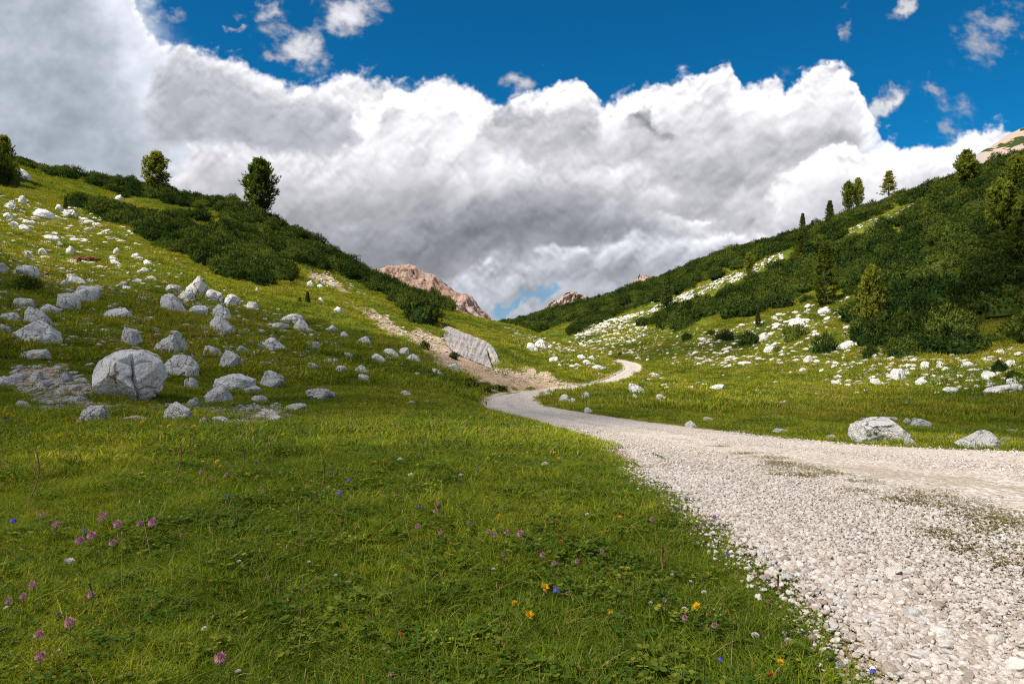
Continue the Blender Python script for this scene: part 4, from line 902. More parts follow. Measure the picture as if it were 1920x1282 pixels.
st_cols = [(R_.uniform(0, .4), (0.1, 0.1, 0.7)[k % 3] * R_.uniform(.5, 1.2), R_.uniform(.15, .6), 1) for k in range(15)]
pset = proto_set('stone', [rock_mesh(sd_, kd, 2) for sd_, kd in POOL], st_cols)
RP = np.array([t[1] for t in rest]); RS = np.array([t[0] for t in rest]) / F * RP[:, 1]; RWm = np.array([t[2] for t in rest])
pick = np.where(R_.random(len(RP)) < RWm, R_.integers(0, 5, len(RP)) * 3 + 2, R_.integers(0, 5, len(RP)) * 3 + R_.integers(0, 2, len(RP)))
RP[:, 2] += np.where(RP[:, 1] > 20, 0.02, 0.0)
scatter('small_stones', RP, tilts(RP, .9), np.stack([RS * .5, RS * .4, RS * R_.uniform(.15, .36, len(RS))], -1), pick, pset, 'countless small white and buff stones on the slopes', 'stones')
# ------------------------------------------------------------------ dwarf pines and trees
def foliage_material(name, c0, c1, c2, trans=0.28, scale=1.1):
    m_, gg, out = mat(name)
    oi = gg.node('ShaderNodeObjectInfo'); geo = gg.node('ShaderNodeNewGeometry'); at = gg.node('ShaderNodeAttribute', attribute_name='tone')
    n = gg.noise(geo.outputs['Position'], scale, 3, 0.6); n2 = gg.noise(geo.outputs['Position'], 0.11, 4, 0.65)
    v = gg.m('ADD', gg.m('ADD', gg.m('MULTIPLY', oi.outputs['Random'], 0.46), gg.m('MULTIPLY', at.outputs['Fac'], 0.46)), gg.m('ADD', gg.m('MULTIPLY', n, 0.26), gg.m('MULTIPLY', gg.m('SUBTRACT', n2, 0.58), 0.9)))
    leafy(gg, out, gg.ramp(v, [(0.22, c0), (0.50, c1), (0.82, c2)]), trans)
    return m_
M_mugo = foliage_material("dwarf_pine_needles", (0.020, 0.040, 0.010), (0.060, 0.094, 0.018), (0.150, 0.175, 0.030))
M_stone = foliage_material("stone_pine_needles", (0.055, 0.09, 0.018), (0.155, 0.195, 0.030), (0.30, 0.30, 0.046), 0.45)
M_spruce = foliage_material("spruce_needles", (0.028, 0.052, 0.016), (0.064, 0.100, 0.026), (0.11, 0.15, 0.036))
M_larch = foliage_material("larch_needles", (0.055, 0.078, 0.012), (0.17, 0.185, 0.02), (0.36, 0.30, 0.028), 0.5)
M_bark, gg, out = mat("bark")
geo = gg.node('ShaderNodeNewGeometry')
bk = gg.ramp(gg.noise(gg.vm('MULTIPLY', geo.outputs['Position'], (6, 6, 1.5)), 3.0, 6, 0.7), [(0.3, (0.05, 0.036, 0.026)), (0.7, (0.17, 0.13, 0.10))])
principled(gg, out, bk, 0.95, None, 0.1)

def shoots(cen, dirs, length, needle, width, nper, rng, tone=None, spread=0.75):
    """bottle-brush shoots: for each, nper needles sweeping out of its axis"""
    S = len(cen); t = rng.random((S, nper)) * 0.85 + 0.15
    d = dirs / np.linalg.norm(dirs, axis=1, keepdims=True)
    a = np.cross(d, np.where(np.abs(d[:, 2:3]) < 0.9, [[0, 0, 1.0]], [[1.0, 0, 0]])); a /= np.linalg.norm(a, axis=1, keepdims=True); b = np.cross(d, a)
    ph = rng.random((S, nper)) * 6.283; L = (length if np.ndim(length) else np.full(S, length))[:, None]
    rad = a[:, None] * np.cos(ph)[..., None] + b[:, None] * np.sin(ph)[..., None]
    tan_ = -a[:, None] * np.sin(ph)[..., None] + b[:, None] * np.cos(ph)[..., None]
    base = cen[:, None] + d[:, None] * (t * L)[..., None]
    nd = d[:, None] * 0.75 + rad * spread; nd /= np.linalg.norm(nd, axis=2, keepdims=True)
    nl = needle * rng.uniform(0.75, 1.25, (S, nper)); w_ = width * 0.5
    v0 = base - tan_ * w_; v1 = base + tan_ * w_; v2 = base + nd * nl[..., None]
    V = np.stack([v0, v1, v2], 2).reshape(-1, 3); Fc = np.arange(len(V)).reshape(-1, 3)
    T = np.repeat((tone if tone is not None else rng.random(S)), nper * 3)
    return V, Fc, T
def tube(P, rad, seg=7):
    P = np.asarray(P, float); n = len(P); V = []
    for k in range(n):
        d = P[min(k + 1, n - 1)] - P[max(k - 1, 0)]; d /= np.linalg.norm(d) + 1e-9
        a = np.cross(d, [0, 0, 1.0] if abs(d[2]) < .9 else [1.0, 0, 0]); a /= np.linalg.norm(a); b = np.cross(d, a)
        for j in range(seg): V.append(P[k] + rad[k] * (a * math.cos(6.283 * j / seg) + b * math.sin(6.283 * j / seg)))
    Fc = []
    for k in range(n - 1):
        for j in range(seg): Fc.append((k * seg + j, k * seg + (j + 1) % seg, (k + 1) * seg + (j + 1) % seg, (k + 1) * seg + j))
    return np.array(V), np.array(Fc)
def join(parts):
    V, Fs, T, o = [], {}, [], 0
    for p in parts:
        v, f = p[0], p[1]; V.append(v); Fs.setdefault(f.shape[1], []).append(f + o); T.append(p[2] if len(p) > 2 else np.full(len(v), 0.2)); o += len(v)
    return np.concatenate(V), [np.concatenate(x) for x in Fs.values()], np.concatenate(T)

def mugo_mesh(seed, n=520, needles=9):
    """a dwarf pine about 1 m in radius: shoots turned up over a lumpy mound, inner shade put into darker tones"""
    r = np.random.default_rng(seed)
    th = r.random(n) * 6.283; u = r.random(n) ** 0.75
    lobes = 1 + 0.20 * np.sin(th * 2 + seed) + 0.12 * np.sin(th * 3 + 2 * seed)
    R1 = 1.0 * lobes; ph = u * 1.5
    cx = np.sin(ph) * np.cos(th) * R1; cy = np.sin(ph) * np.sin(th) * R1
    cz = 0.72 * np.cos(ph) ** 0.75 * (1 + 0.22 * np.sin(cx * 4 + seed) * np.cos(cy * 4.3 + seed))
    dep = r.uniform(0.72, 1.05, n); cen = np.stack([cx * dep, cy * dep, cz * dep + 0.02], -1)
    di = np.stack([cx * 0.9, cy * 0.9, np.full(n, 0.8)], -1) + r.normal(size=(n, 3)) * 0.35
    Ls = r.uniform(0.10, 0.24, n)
    tn = np.clip(-0.25 + 1.35 * r.random(n) * dep, 0, 1)  # random tone, lowered for deeper shoots as painted inner shade
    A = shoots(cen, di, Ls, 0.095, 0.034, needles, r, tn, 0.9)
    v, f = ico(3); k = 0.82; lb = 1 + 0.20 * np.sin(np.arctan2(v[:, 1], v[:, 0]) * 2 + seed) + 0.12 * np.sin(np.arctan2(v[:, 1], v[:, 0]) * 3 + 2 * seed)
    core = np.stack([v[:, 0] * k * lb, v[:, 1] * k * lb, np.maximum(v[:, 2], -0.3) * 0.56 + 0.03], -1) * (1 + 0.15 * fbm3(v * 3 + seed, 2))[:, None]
    return join([A, (core, f, np.full(len(core), 0.02))])  # core coloured dark so the shade between shoots reads
MUGO = []
for k in range(8):
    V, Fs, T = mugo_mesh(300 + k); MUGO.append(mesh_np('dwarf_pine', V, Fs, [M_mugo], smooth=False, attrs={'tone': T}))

P_UP = [(-160,150),(0,215),(60,245),(250,330),(365,360),(480,385),(590,440),(700,500),(770,535),(850,568),(850,584),(815,572),(770,557),(738,560),(700,545),(640,514),(564,494),(523,480),(446,452),(380,418),(300,393),(235,372),(160,340),(100,333),(62,314),(42,322),(18,346),(-60,350)]
P_LOW = [(140,376),(200,388),(300,412),(380,436),(440,452),(500,474),(540,512),(532,526),(500,536),(470,530),(420,517),(370,492),(319,474),(289,454),(268,434),(200,412),(148,392)]
P_LOW2 = [(730,556),(775,558),(800,575),(790,592),(745,575)]
P_RTOP = [(1160,575),(1185,545),(1200,525),(1280,500),(1330,485),(1450,440),(1600,395),(1750,345),(1920,285),(2400,150),(2400,235),(1920,318),(1830,346),(1720,376),(1650,402),(1590,428),(1500,462),(1462,472),(1400,500),(1330,526),(1270,552),(1200,566)]
P_RMAIN = [(1180,606),(1225,593),(1262,580),(1300,562),(1400,517),(1472,486),(1590,440),(1720,386),(1830,350),(1920,322),(2400,235),(2400,600),(1920,640),(1850,655),(1783,668),(1716,664),(1666,650),(1636,625),(1612,602),(1600,562),(1560,556),(1515,567),(1448,579),(1347,602),(1280,614),(1240,609)]
P_F1 = [(935,622),(1000,631),(1020,620),(1062,605),(1085,600),(1130,590),(1170,578),(1200,560),(1205,520),(1100,545),(1000,580),(935,605)]
P_F1X = [(962,612),(985,602),(1022,598),(1018,606),(990,614)]
P_F2 = [(1070,628),(1084,606),(1130,594),(1165,584),(1200,573),(1240,556),(1262,556),(1215,578),(1160,600),(1120,612),(1095,624)]
GAPS = [[(1262,558),(1400,500),(1468,468),(1476,498),(1408,532),(1285,588)],[(1580,432),(1712,375),(1724,396),(1600,454)],[(1080,626),(1150,594),(1262,553),(1262,586),(1180,616),(1110,640)],[(1500,600),(1560,560),(1600,566),(1585,600)]]
SH = []      # x, y, z, radius, label, group
def thin(Q, sp):
    keep = []; cell = {}
    for k, q in enumerate(Q):
        c = (int(q[0] // sp), int(q[1] // sp)); ok = True
        for i in (-1, 0, 1):
            for j in (-1, 0, 1):
                for m_ in cell.get((c[0] + i, c[1] + j), ()):
                    if (Q[m_][0] - q[0]) ** 2 + (Q[m_][1] - q[1]) ** 2 < sp * sp: ok = False
        if ok: cell.setdefault(c, []).append(k); keep.append(k)
    return Q[keep]
for poly, n, r0, r1, sp, ra, rb, lab in (
    (P_UP, 5000, 60, 150, 1.55, 0.8, 1.65, 'dwarf pine shrub in the dense band along the crest of the left slope'),
    (P_LOW, 2500, 40, 100, 1.45, 0.8, 1.55, 'dwarf pine shrub in the lower thicket on the left slope'),
    (P_LOW2, 200, 50, 110, 1.3, 1.0, 1.7, 'dwarf pine shrub at the tapering end of the left crest band'),
    (P_RTOP, 6000, 70, 260, 1.7, 1.0, 2.0, 'dwarf pine shrub in the band along the crest of the right slope'),
    (P_RMAIN, 12000, 28, 200, 1.9, 0.8, 2.3, 'dwarf pine shrub in the great thicket covering the right slope'),
    (P_F1, 4000, 120, 420, 2.2, 1.3, 2.6, 'dwarf pine shrub on the far dark hillside at the head of the valley'),
    (P_F2, 700, 80, 260, 1.7, 1.0, 2.0, 'dwarf pine shrub on the far dark hillside at the head of the valley')):
    Q = sample(poly, n, r0, r1, lift=1.6, th=(-0.80, 0.80))
    if poly is P_F1: px, py = proj(Q[:, 0], Q[:, 1], Q[:, 2]); Q = Q[~inpoly(px, py, P_F1X)]
    px, py = proj(Q[:, 0], Q[:, 1], Q[:, 2])
    for gap in GAPS: Q = Q[~inpoly(px, py, gap)]; px, py = proj(Q[:, 0], Q[:, 1], Q[:, 2])
    Q = thin(Q, sp)
    if poly in (P_UP, P_RMAIN):     # a few natural gaps
        nz_ = fbm3(np.stack([Q[:, 0] / 7, Q[:, 1] / 7, 0 * Q[:, 0]], -1), 3); Q = Q[nz_ > -0.36]
    for q_ in Q: SH.append((q_[0], q_[1], q_[2], R_.uniform(ra, rb), lab, 0))
HAND = [(789,612,95,68,'big dark green dwarf pine standing alone above the grey rock face'),(760,585,50,44,'dwarf pine directly uphill of the big lone one above the rock face'),(810,574,46,34,'dwarf pine at the right tip of the left crest band'),(838,573,26,18,'smallest dwarf pine at the very right tip of the left crest band'),
 (42,548,56,34,'low bright green bush in front of a broken grey rock on the left slope'),(795,656,26,18,'small dark shrub on the scree strip, upper one'),(850,674,22,14,'small dark shrub on the scree strip, lower one'),(905,733,50,18,'low green shrub along the foot of the sandy bank'),(935,735,40,14,'low green shrub at the road end of the sandy bank'),(880,727,34,20,'leafy green shrub left of the sandy bank foot'),
 (1409,651,50,30,'round dark shrub alone among white rocks on the right slope'),(1362,642,42,24,'low dark shrub left of the round lone shrub'),(1498,638,60,32,'wide dark shrub among rocks below the main thicket'),(1552,664,52,40,'tall dark shrub among rocks, nearest the meadow'),(1636,672,34,26,'small dark shrub at the foot of the tilted slab'),(1290,640,26,16,'small dark shrub at the far left of the lone shrubs'),(1335,630,20,12,'tiny dark shrub under the edge of the far thicket'),(1460,662,22,12,'tiny dark shrub in the rocks left of the wide one'),(1075,670,0,0,''),(1163,668,10,7,'lone shrub dot on the far foot of the slope'),
 (1620,640,46,32,'dark shrub joining the thicket beside the tilted slab'),(1700,672,70,42,'large dwarf pine at the lower edge of the right thicket'),(1880,700,34,26,'dark shrub between white rocks near the right edge'),(1905,712,30,18,'low dark shrub above the long slab at the right edge'),(1660,652,60,40,'dwarf pine at the lower left corner of the right thicket'),
 (12,350,36,60,'tall dark dwarf pine cut by the left edge of the view'),(-18,345,50,70,'dwarf pine just beyond the left edge'),(500,640,0,0,''),(1525,730,0,0,''),(380,640,0,0,''),(590,743,30,10,'dark tuft of shrub behind the dark log-like boulder')]
hp = [h_ for h_ in HAND if h_[2] > 0]; HW = hit([h_[0] for h_ in hp], [h_[1] - 2 for h_ in hp])
made = 0
for h_, q_ in zip(hp, HW):
    wm = h_[2] / F * q_[1]; hm = h_[3] / F * q_[1]
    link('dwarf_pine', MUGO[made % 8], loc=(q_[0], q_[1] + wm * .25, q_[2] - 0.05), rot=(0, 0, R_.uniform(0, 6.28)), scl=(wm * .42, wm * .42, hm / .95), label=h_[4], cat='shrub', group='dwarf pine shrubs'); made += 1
SH.sort(key=lambda s: -s[3] / s[1] * (1.0 if abs(s[0] / s[1]) < 0.76 else 0.01))
for s in SH[:290 - made]:
    zs = s[3] * R_.uniform(.75, 1.5)
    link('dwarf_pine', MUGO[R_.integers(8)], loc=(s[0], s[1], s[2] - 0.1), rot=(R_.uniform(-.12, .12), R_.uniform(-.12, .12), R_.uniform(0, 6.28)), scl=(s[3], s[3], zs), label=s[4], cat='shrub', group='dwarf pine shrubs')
rs_ = SH[290 - made:]
P = np.array([[s[0], s[1], s[2] - 0.1] for s in rs_]); rr = np.array([s[3] for s in rs_])
mset = proto_set('dwarf_pine', MUGO)
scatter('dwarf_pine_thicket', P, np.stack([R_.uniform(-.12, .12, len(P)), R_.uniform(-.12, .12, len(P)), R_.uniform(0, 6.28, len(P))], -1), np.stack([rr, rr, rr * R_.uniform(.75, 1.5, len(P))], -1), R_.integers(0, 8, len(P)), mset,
        'unbroken dark green thicket of dwarf pine on the upper slopes', 'thicket')

# ---- trees: an Empty at the foot, trunk and crown its parts; all unit height, scaled on placing
def conifer(seed, kind):
    r = np.random.default_rng(seed); parts = []; trunk = []
    tv, tf = tube([(0.01 * math.sin(3 * z + seed), 0.01 * math.cos(4 * z), z) for z in np.linspace(-0.04, 0.97, 9)], np.linspace(0.026, 0.004, 9)); trunk.append((tv, tf))
    if kind == 'stone':     # ovoid, dense, upswept tufts with notches
        z0, W, nb, up, ns, nl, wd = 0.03, 0.25, 84, 0.95, 26, 0.052, 0.014
        prof = lambda t: np.where(t < .3, 0.80 + 0.66 * t, np.clip(1 - ((t - .3) / .72) ** 1.7, 0, 1)) * 1.0
    elif kind == 'spruce':
        z0, W, nb, up, ns, nl, wd = 0.04, 0.26, 120, -0.15, 16, 0.042, 0.012
        prof = lambda t: (1 - t) ** 0.85
    else:                   # larch: open whorls
        z0, W, nb, up, ns, nl, wd = 0.06, 0.27, 62, 0.05, 15, 0.045, 0.013
        prof = lambda t: (1 - t) ** 0.75 * (0.8 + 0.3 * np.sin(t * 19 + seed))
    t = np.sort(r.random(nb)) ** 0.9; az = np.arange(nb) * 2.4 + r.normal(size=nb) * 0.35
    for k in range(nb):
        zb = z0 + (0.96 - z0) * t[k]; L = W * float(prof(t[k])) * r.uniform(.58, 1.18) + 0.015
        d = np.array([math.cos(az[k]), math.sin(az[k]), 0.0]); sgm = np.linspace(0, 1, 5)
        cur = (up * sgm ** 1.6 if kind == 'stone' else (-0.25 * sgm + 0.22 * sgm ** 2 if kind == 'spruce' else -0.12 * sgm + 0.3 * sgm ** 2)) * L
        bp = np.array([0, 0, zb])[None] + d[None] * (sgm * L)[:, None] + np.array([0, 0, 1.0])[None] * cur[:, None]
        bv, bf = tube(bp, np.linspace(0.007, 0.0015, 5), 4); trunk.append((bv, bf))
        q = r.random(ns) ** 0.6; idx = np.clip((q * 4).astype(int), 0, 3); fr = (q * 4 - idx)[:, None]
        c = bp[idx] * (1 - fr) + bp[idx + 1] * fr
        if kind == 'stone':
            c = c + r.normal(size=(ns, 3)) * 0.022; di = d[None] * 0.35 + np.array([0, 0, 1.0])[None] * 0.9 + r.normal(size=(ns, 3)) * 0.35
        else:
            sd2 = np.cross(d, [0, 0, 1.0]); sg = r.choice([-1, 1], ns)[:, None]; c = c + sd2[None] * sg * (r.random(ns)[:, None] * 0.30 * L * (1.05 - q[:, None])); di = d[None] * 0.7 + sd2[None] * sg * 0.55 + np.array([0, 0, 1.0])[None] * (-0.12 if kind == 'spruce' else .1) + r.normal(size=(ns, 3)) * 0.22
        parts.append(shoots(c, di, 0.05 if kind == 'stone' else 0.06, nl, wd, 9, r, np.clip(r.random(ns) * .6 + .3 * q + .2 * r.random(), 0, 1)))
    return join(parts), join(trunk)
KM = {'stone': M_stone, 'spruce': M_spruce, 'larch': M_larch}; _tm = {}
def tree(name, px, py, hpx, kind, seed, label, wide=1.0, dy=0.0):
    if (seed, kind) not in _tm:
        (v, f, t), (tv, tf, _) = conifer(seed, kind)
        _tm[(seed, kind)] = (mesh_np('crown', v, f, [KM[kind]], smooth=False, attrs={'tone': t}), mesh_np('trunk', tv, tf, [M_bark]))
    q_ = hit([px], [py])[0] if not isinstance(px, tuple) else np.array(px); h = hpx / F * q_[1]
    e = bpy.data.objects.new(name, None); C.objects.link(e); e.location = (q_[0], q_[1] + dy, q_[2] - 0.15 if dy == 0 else float(H([q_[0]], [q_[1] + dy])[0]) - .15); e.scale = (h * wide, h * wide, h); e.rotation_euler = (0, 0, seed * 1.3)
    e['label'] = label; e['category'] = 'tree'; e['group'] = 'conifers on the slopes'
    a, b = _tm[(seed, kind)]; link('crown', a, e); link('trunk', b, e)
for args in [
 ('stone_pine', 293, 362, 76, 'stone', 1, 'squat round-topped stone pine on the left crest, the shorter of two', 1.12),
 ('stone_pine', 487, 412, 112, 'stone', 2, 'tall stone pine with flame-shaped crown on the left crest', 1.02),
 ('spruce_tree', 1505, 436, 38, 'spruce', 3, 'narrow dark spruce, leftmost tree on the right crest', .75), ('spruce_tree', 1523, 432, 20, 'spruce', 4, 'very small spruce beside the leftmost crest spruce', .8),
 ('spruce_tree', 1556, 414, 40, 'spruce', 3, 'small dark spruce on the right crest left of the close pair', .95),
 ('stone_pine', 1591, 396, 54, 'stone', 5, 'dark green left tree of the close pair on the right crest', .8), ('stone_pine', 1609, 390, 54, 'stone', 6, 'olive brown right tree of the close pair on the right crest', .72),
 ('larch_tree', 1667, 366, 46, 'larch', 7, 'thin see-through larch on the right crest', 1.35),
 ('stone_pine', 1812, 352, 70, 'stone', 8, 'bushy pine on the right crest below the rock ridge', 1.0),
 ('larch_tree', 1546, 572, 118, 'larch', 9, 'tall larch with yellowing branches in the right thicket', .85),
 ('larch_tree', 1500, 506, 76, 'larch', 10, 'slim pale green larch uphill left of the yellowing one', .6),
 ('stone_pine', 1634, 612, 112, 'stone', 11, 'tall green pine at the lower edge of the right thicket', .72),
 ('stone_pine', 1404, 514, 40, 'stone', 12, 'small round pine by the pale rock streak', .85),
 ('spruce_tree', 1250, 590, 76, 'spruce', 13, 'dark spruce at the left end of the right thicket', .72),
 ('spruce_tree', 1421, 614, 36, 'spruce', 4, 'little spruce standing between rocks under the right thicket', .7),
 ('larch_tree', 1735, 420, 40, 'larch', 10, 'short bright green larch high in the right thicket', .6),
 ('stone_pine', 1880, 450, 110, 'stone', 14, 'broad pine high in the thicket near the right edge', .95),
 ('stone_pine', 1905, 360, 70, 'stone', 5, 'olive pine on the crest at the right edge', .9), ('stone_pine', 1915, 530, 120, 'stone', 8, 'bluish pine cut by the right edge', .9),
 ('spruce_tree', 123, 396, 32, 'spruce', 13, 'dark little spruce at the left end of the lower thicket', .6), ('spruce_tree', 577, 572, 30, 'spruce', 3, 'tiny young conifer alone on the sunny left slope', .8), ('spruce_tree', 562, 570, 17, 'spruce', 4, 'knee-high seedling left of the tiny young conifer', 1.2),
 ('stone_pine', 6, 330, 75, 'stone', 12, 'dark pine cut by the left edge on the crest', .9), ('spruce_tree', 978, 612, 14, 'spruce', 3, 'far tiny spruce on the skyline of the valley head, right one', .8), ('spruce_tree', 966, 613, 9, 'spruce', 13, 'far tiny spruce on the skyline of the valley head, left one', .8),
]: tree(*args)
# ------------------------------------------------------------------ turf
M_blade, gg, out = mat("grass_blades")
geo = gg.node('ShaderNodeNewGeometry'); oi = gg.node('ShaderNodeObjectInfo'); at = gg.node('ShaderNodeAttribute', attribute_name='tone')
tcol, mid, fine = turf_colour(gg, geo.outputs['Position'])
c = gg.mix(1.0, tcol, gg.ramp(gg.m('ADD', gg.m('MULTIPLY', oi.outputs['Random'], 0.45), gg.m('MULTIPLY', at.outputs['Fac'], 0.6)),
    [(0.08, (0.38, 0.55, 0.62)), (0.40, (0.90, 1.0, 0.9)), (0.70, (1.5, 1.40, 1.2)), (0.92, (2.5, 2.0, 2.4))]), 'MULTIPLY')
straw = gg.m('MULTIPLY', gg.ss(at.outputs['Fac'], 0.885, 0.90), 0.9)
c = gg.mix(straw, c, gg.mix(oi.outputs['Random'], (0.42, 0.33, 0.15), (0.20, 0.10, 0.045)))
leafy(gg, out, c, 0.38, tint=(1.2, 1.15, 0.5))
M_herb, gg, out = mat("herb_leaves")
geo = gg.node('ShaderNodeNewGeometry'); oi = gg.node('ShaderNodeObjectInfo'); at = gg.node('ShaderNodeAttribute', attribute_name='tone')
c = gg.ramp(gg.m('ADD', gg.m('MULTIPLY', oi.outputs['Random'], 0.5), gg.m('MULTIPLY', at.outputs['Fac'], 0.5)), [(0.1, (0.030, 0.062, 0.012)), (0.5, (0.066, 0.112, 0.015)), (0.78, (0.145, 0.165, 0.022)), (0.92, (0.28, 0.25, 0.035))])
leafy(gg, out, c, 0.3)

def tuft(seed, n, rad, h0, h1, wd, lean=0.7, seg=3):
    r = np.random.default_rng(seed); az = r.random(n) * 6.283; rr = rad * np.sqrt(r.random(n)); a2 = az + r.normal(size=n) * 0.9
    b = np.stack([rr * np.cos(az), rr * np.sin(az), np.full(n, -0.01)], -1); h = r.uniform(h0, h1, n); ln = np.abs(r.normal(size=n)) * lean + 0.15
    d = np.stack([np.cos(a2), np.sin(a2), 0 * a2], -1); sd = np.stack([-np.sin(a2), np.cos(a2), 0 * a2], -1)
    tw = r.uniform(-.9, .9, n); sd = sd * np.cos(tw)[:, None] + d * np.sin(tw)[:, None]
    V = []
    for k in range(seg + 1):
        s = k / seg; c_ = b + d * (h * ln * s ** 1.8)[:, None] + np.array([0, 0, 1.0]) * (h * (s - 0.28 * np.minimum(ln, 1.3) * s * s))[:, None]
        w_ = wd * r.uniform(.7, 1.3, n) * (1 - s ** 2) * 0.5
        if k < seg: V += [c_ - sd * w_[:, None], c_ + sd * w_[:, None]]
        else: V += [c_]
    V = np.stack(V, 1); m_ = V.shape[1]; V = V.reshape(-1, 3); o = np.arange(n)[:, None] * m_
    quads = [np.concatenate([o + 2 * k, o + 2 * k + 1, o + 2 * k + 3, o + 2 * k + 2], 1) for k in range(seg - 1)]
    tri = np.concatenate([o + 2 * (seg - 1), o + 2 * (seg - 1) + 1, o + m_ - 1], 1)
    tone = r.random(n); T = np.repeat(tone, m_)
    return mesh_np('grass_tuft', V, [np.concatenate(quads), tri] if quads else [tri], [M_blade], smooth=False, attrs={'tone': T})
def herb(seed, n, rad, size, h):
    r = np.random.default_rng(seed); V, Fc, T = [], [], []
    for k in range(n):
        az = r.random() * 6.283; q = rad * math.sqrt(r.random()); p0 = np.array([q * math.cos(az), q * math.sin(az), h * r.uniform(.35, 1)])
        for j in range(3):
            a = az + j * 2.094 + r.normal() * .2; s = size * r.uniform(.7, 1.2); d = np.array([math.cos(a), math.sin(a), r.uniform(-.1, .35)]); e = np.array([-math.sin(a), math.cos(a), r.uniform(-.2, .2)])
            o = len(V); V += [p0, p0 + d * s * .55 + e * s * .42, p0 + d * s * 1.0 + e * s * .25, p0 + d * s * 1.0 - e * s * .25, p0 + d * s * .55 - e * s * .42]; Fc.append((o, o + 1, o + 2, o + 3, o + 4)); T += [r.random()] * 5
    return mesh_np('herb_tuft', np.array(V), [np.array(Fc)], [M_herb], smooth=False, attrs={'tone': T})
M_seed, gg, out = mat('seed_head'); oi = gg.node('ShaderNodeObjectInfo')
principled(gg, out, gg.ramp(oi.outputs['Random'], [(0, (.10, .055, .03)), (.6, (.20, .13, .06)), (1, (.32, .26, .12))]))
NEAR = [tuft(500 + k, 90, 0.085, 0.015, 0.052 if k < 6 else 0.10, 0.0030, 1.15) for k in range(8)] + [herb(520 + k, 14, 0.09, 0.011 if k < 2 else 0.018, 0.045) for k in range(4)]
MID = [tuft(540 + k, 90, 0.22, 0.03, 0.10, 0.009, 0.9, 2) for k in range(6)] + [herb(550 + k, 16, 0.2, 0.022, 0.06) for k in range(2)]
FAR = [tuft(560 + k, 90, 0.55, 0.06, 0.20, 0.026, 0.65, 2) for k in range(5)]
def turf(nm, protos, n, rmin, rmax, s0, s1, label, thr=0.93, weights=None):
    rng = np.random.default_rng(hash(nm) % 999 + 5 if False else len(nm) * 7 + n % 91)
    t = rng.uniform(thr * -0.88, thr * 0.88, n); r = np.sqrt(rmin ** 2 + rng.random(n) * (rmax ** 2 - rmin ** 2)); x = r * np.sin(t); y = r * np.cos(t); k = y > 0.5
    x, y = x[k], y[k]; z = H(x, y); d = rd(x, y); s = soil_at(x, y, z)
    edge = 0.10 * fbm3(np.stack([x * 2.2, y * 2.2, 0 * x], -1), 3) * 2
    keep = (d > 0.06 + edge * np.clip(r[k] / 3, .3, 1)) & (rng.random(len(x)) > np.minimum(s * 1.48, .97)) & seen(x, y, 0.15)
    for a, c, b, dd in placed_rocks:
        if rmin - 3 < math.hypot(a, c) < rmax + 3: keep &= ((x - a) / (b * 0.9)) ** 2 + ((y - c) / (dd * 0.9 + .02)) ** 2 > 1
    x, y, z, d = x[keep], y[keep], z[keep], d[keep]; m_ = len(x); P = np.stack([x, y, z], -1)
    lush = np.clip(0.85 + 0.55 * fbm3(P / 0.9 + 4, 3) + 0.25 * fbm3(P / 4 + 4, 2), .45, 1.6) * np.clip(0.35 + d / 0.6, 0.35, 1)
    sc_ = rng.uniform(s0, s1, m_) * lush
    idx = rng.choice(len(protos), m_, p=weights) if weights is not None else rng.integers(0, len(protos), m_)
    rot = np.stack([rng.normal(size=m_) * .1, rng.normal(size=m_) * .1, rng.random(m_) * 6.283], -1)
    scatter(nm, P, rot, np.stack([sc_ ** .5 if False else np.clip(sc_, .7, 1.3), np.clip(sc_, .7, 1.3), sc_], -1), idx, proto_set(nm, protos), label, 'grass')
w12 = np.array([1.6] * 6 + [.4] * 2 + [.20] * 4); w12 /= w12.sum()
turf('meadow_grass', NEAR, 26000, 1.2, 6.5, 0.8, 1.25, 'short flower-rich turf of the near meadow', weights=w12)
turf('grass_beyond', MID, 30000, 5.5, 24, 0.8, 1.3, 'short turf around the boulders and beside the road')
turf('slope_grass', FAR, 60000, 21, 115, 0.8, 1.4, 'sunny turf of the valley slopes')

turf('far_grass', [tuft(570 + k, 80, 1.1, 0.10, 0.34, 0.06, 0.65, 2) for k in range(4)], 60000, 110, 340, 0.8, 1.4, 'turf of the far slopes')

M_weed, gg, out = mat("road_weed"); oi = gg.node('ShaderNodeObjectInfo'); at = gg.node('ShaderNodeAttribute', attribute_name='tone')
leafy(gg, out, gg.ramp(gg.m('ADD', gg.m('MULTIPLY', oi.outputs['Random'], .5), gg.m('MULTIPLY', at.outputs['Fac'], .5)), [(.15, (.055, .07, .014)), (.5, (.15, .14, .03)), (.85, (.26, .19, .08))]), .3)
WEED = []
for k in range(8):
    me = (NEAR[k] if k < 6 else NEAR[k + 2]).copy(); me.materials.clear(); me.materials.append(M_weed); WEED.append(me)
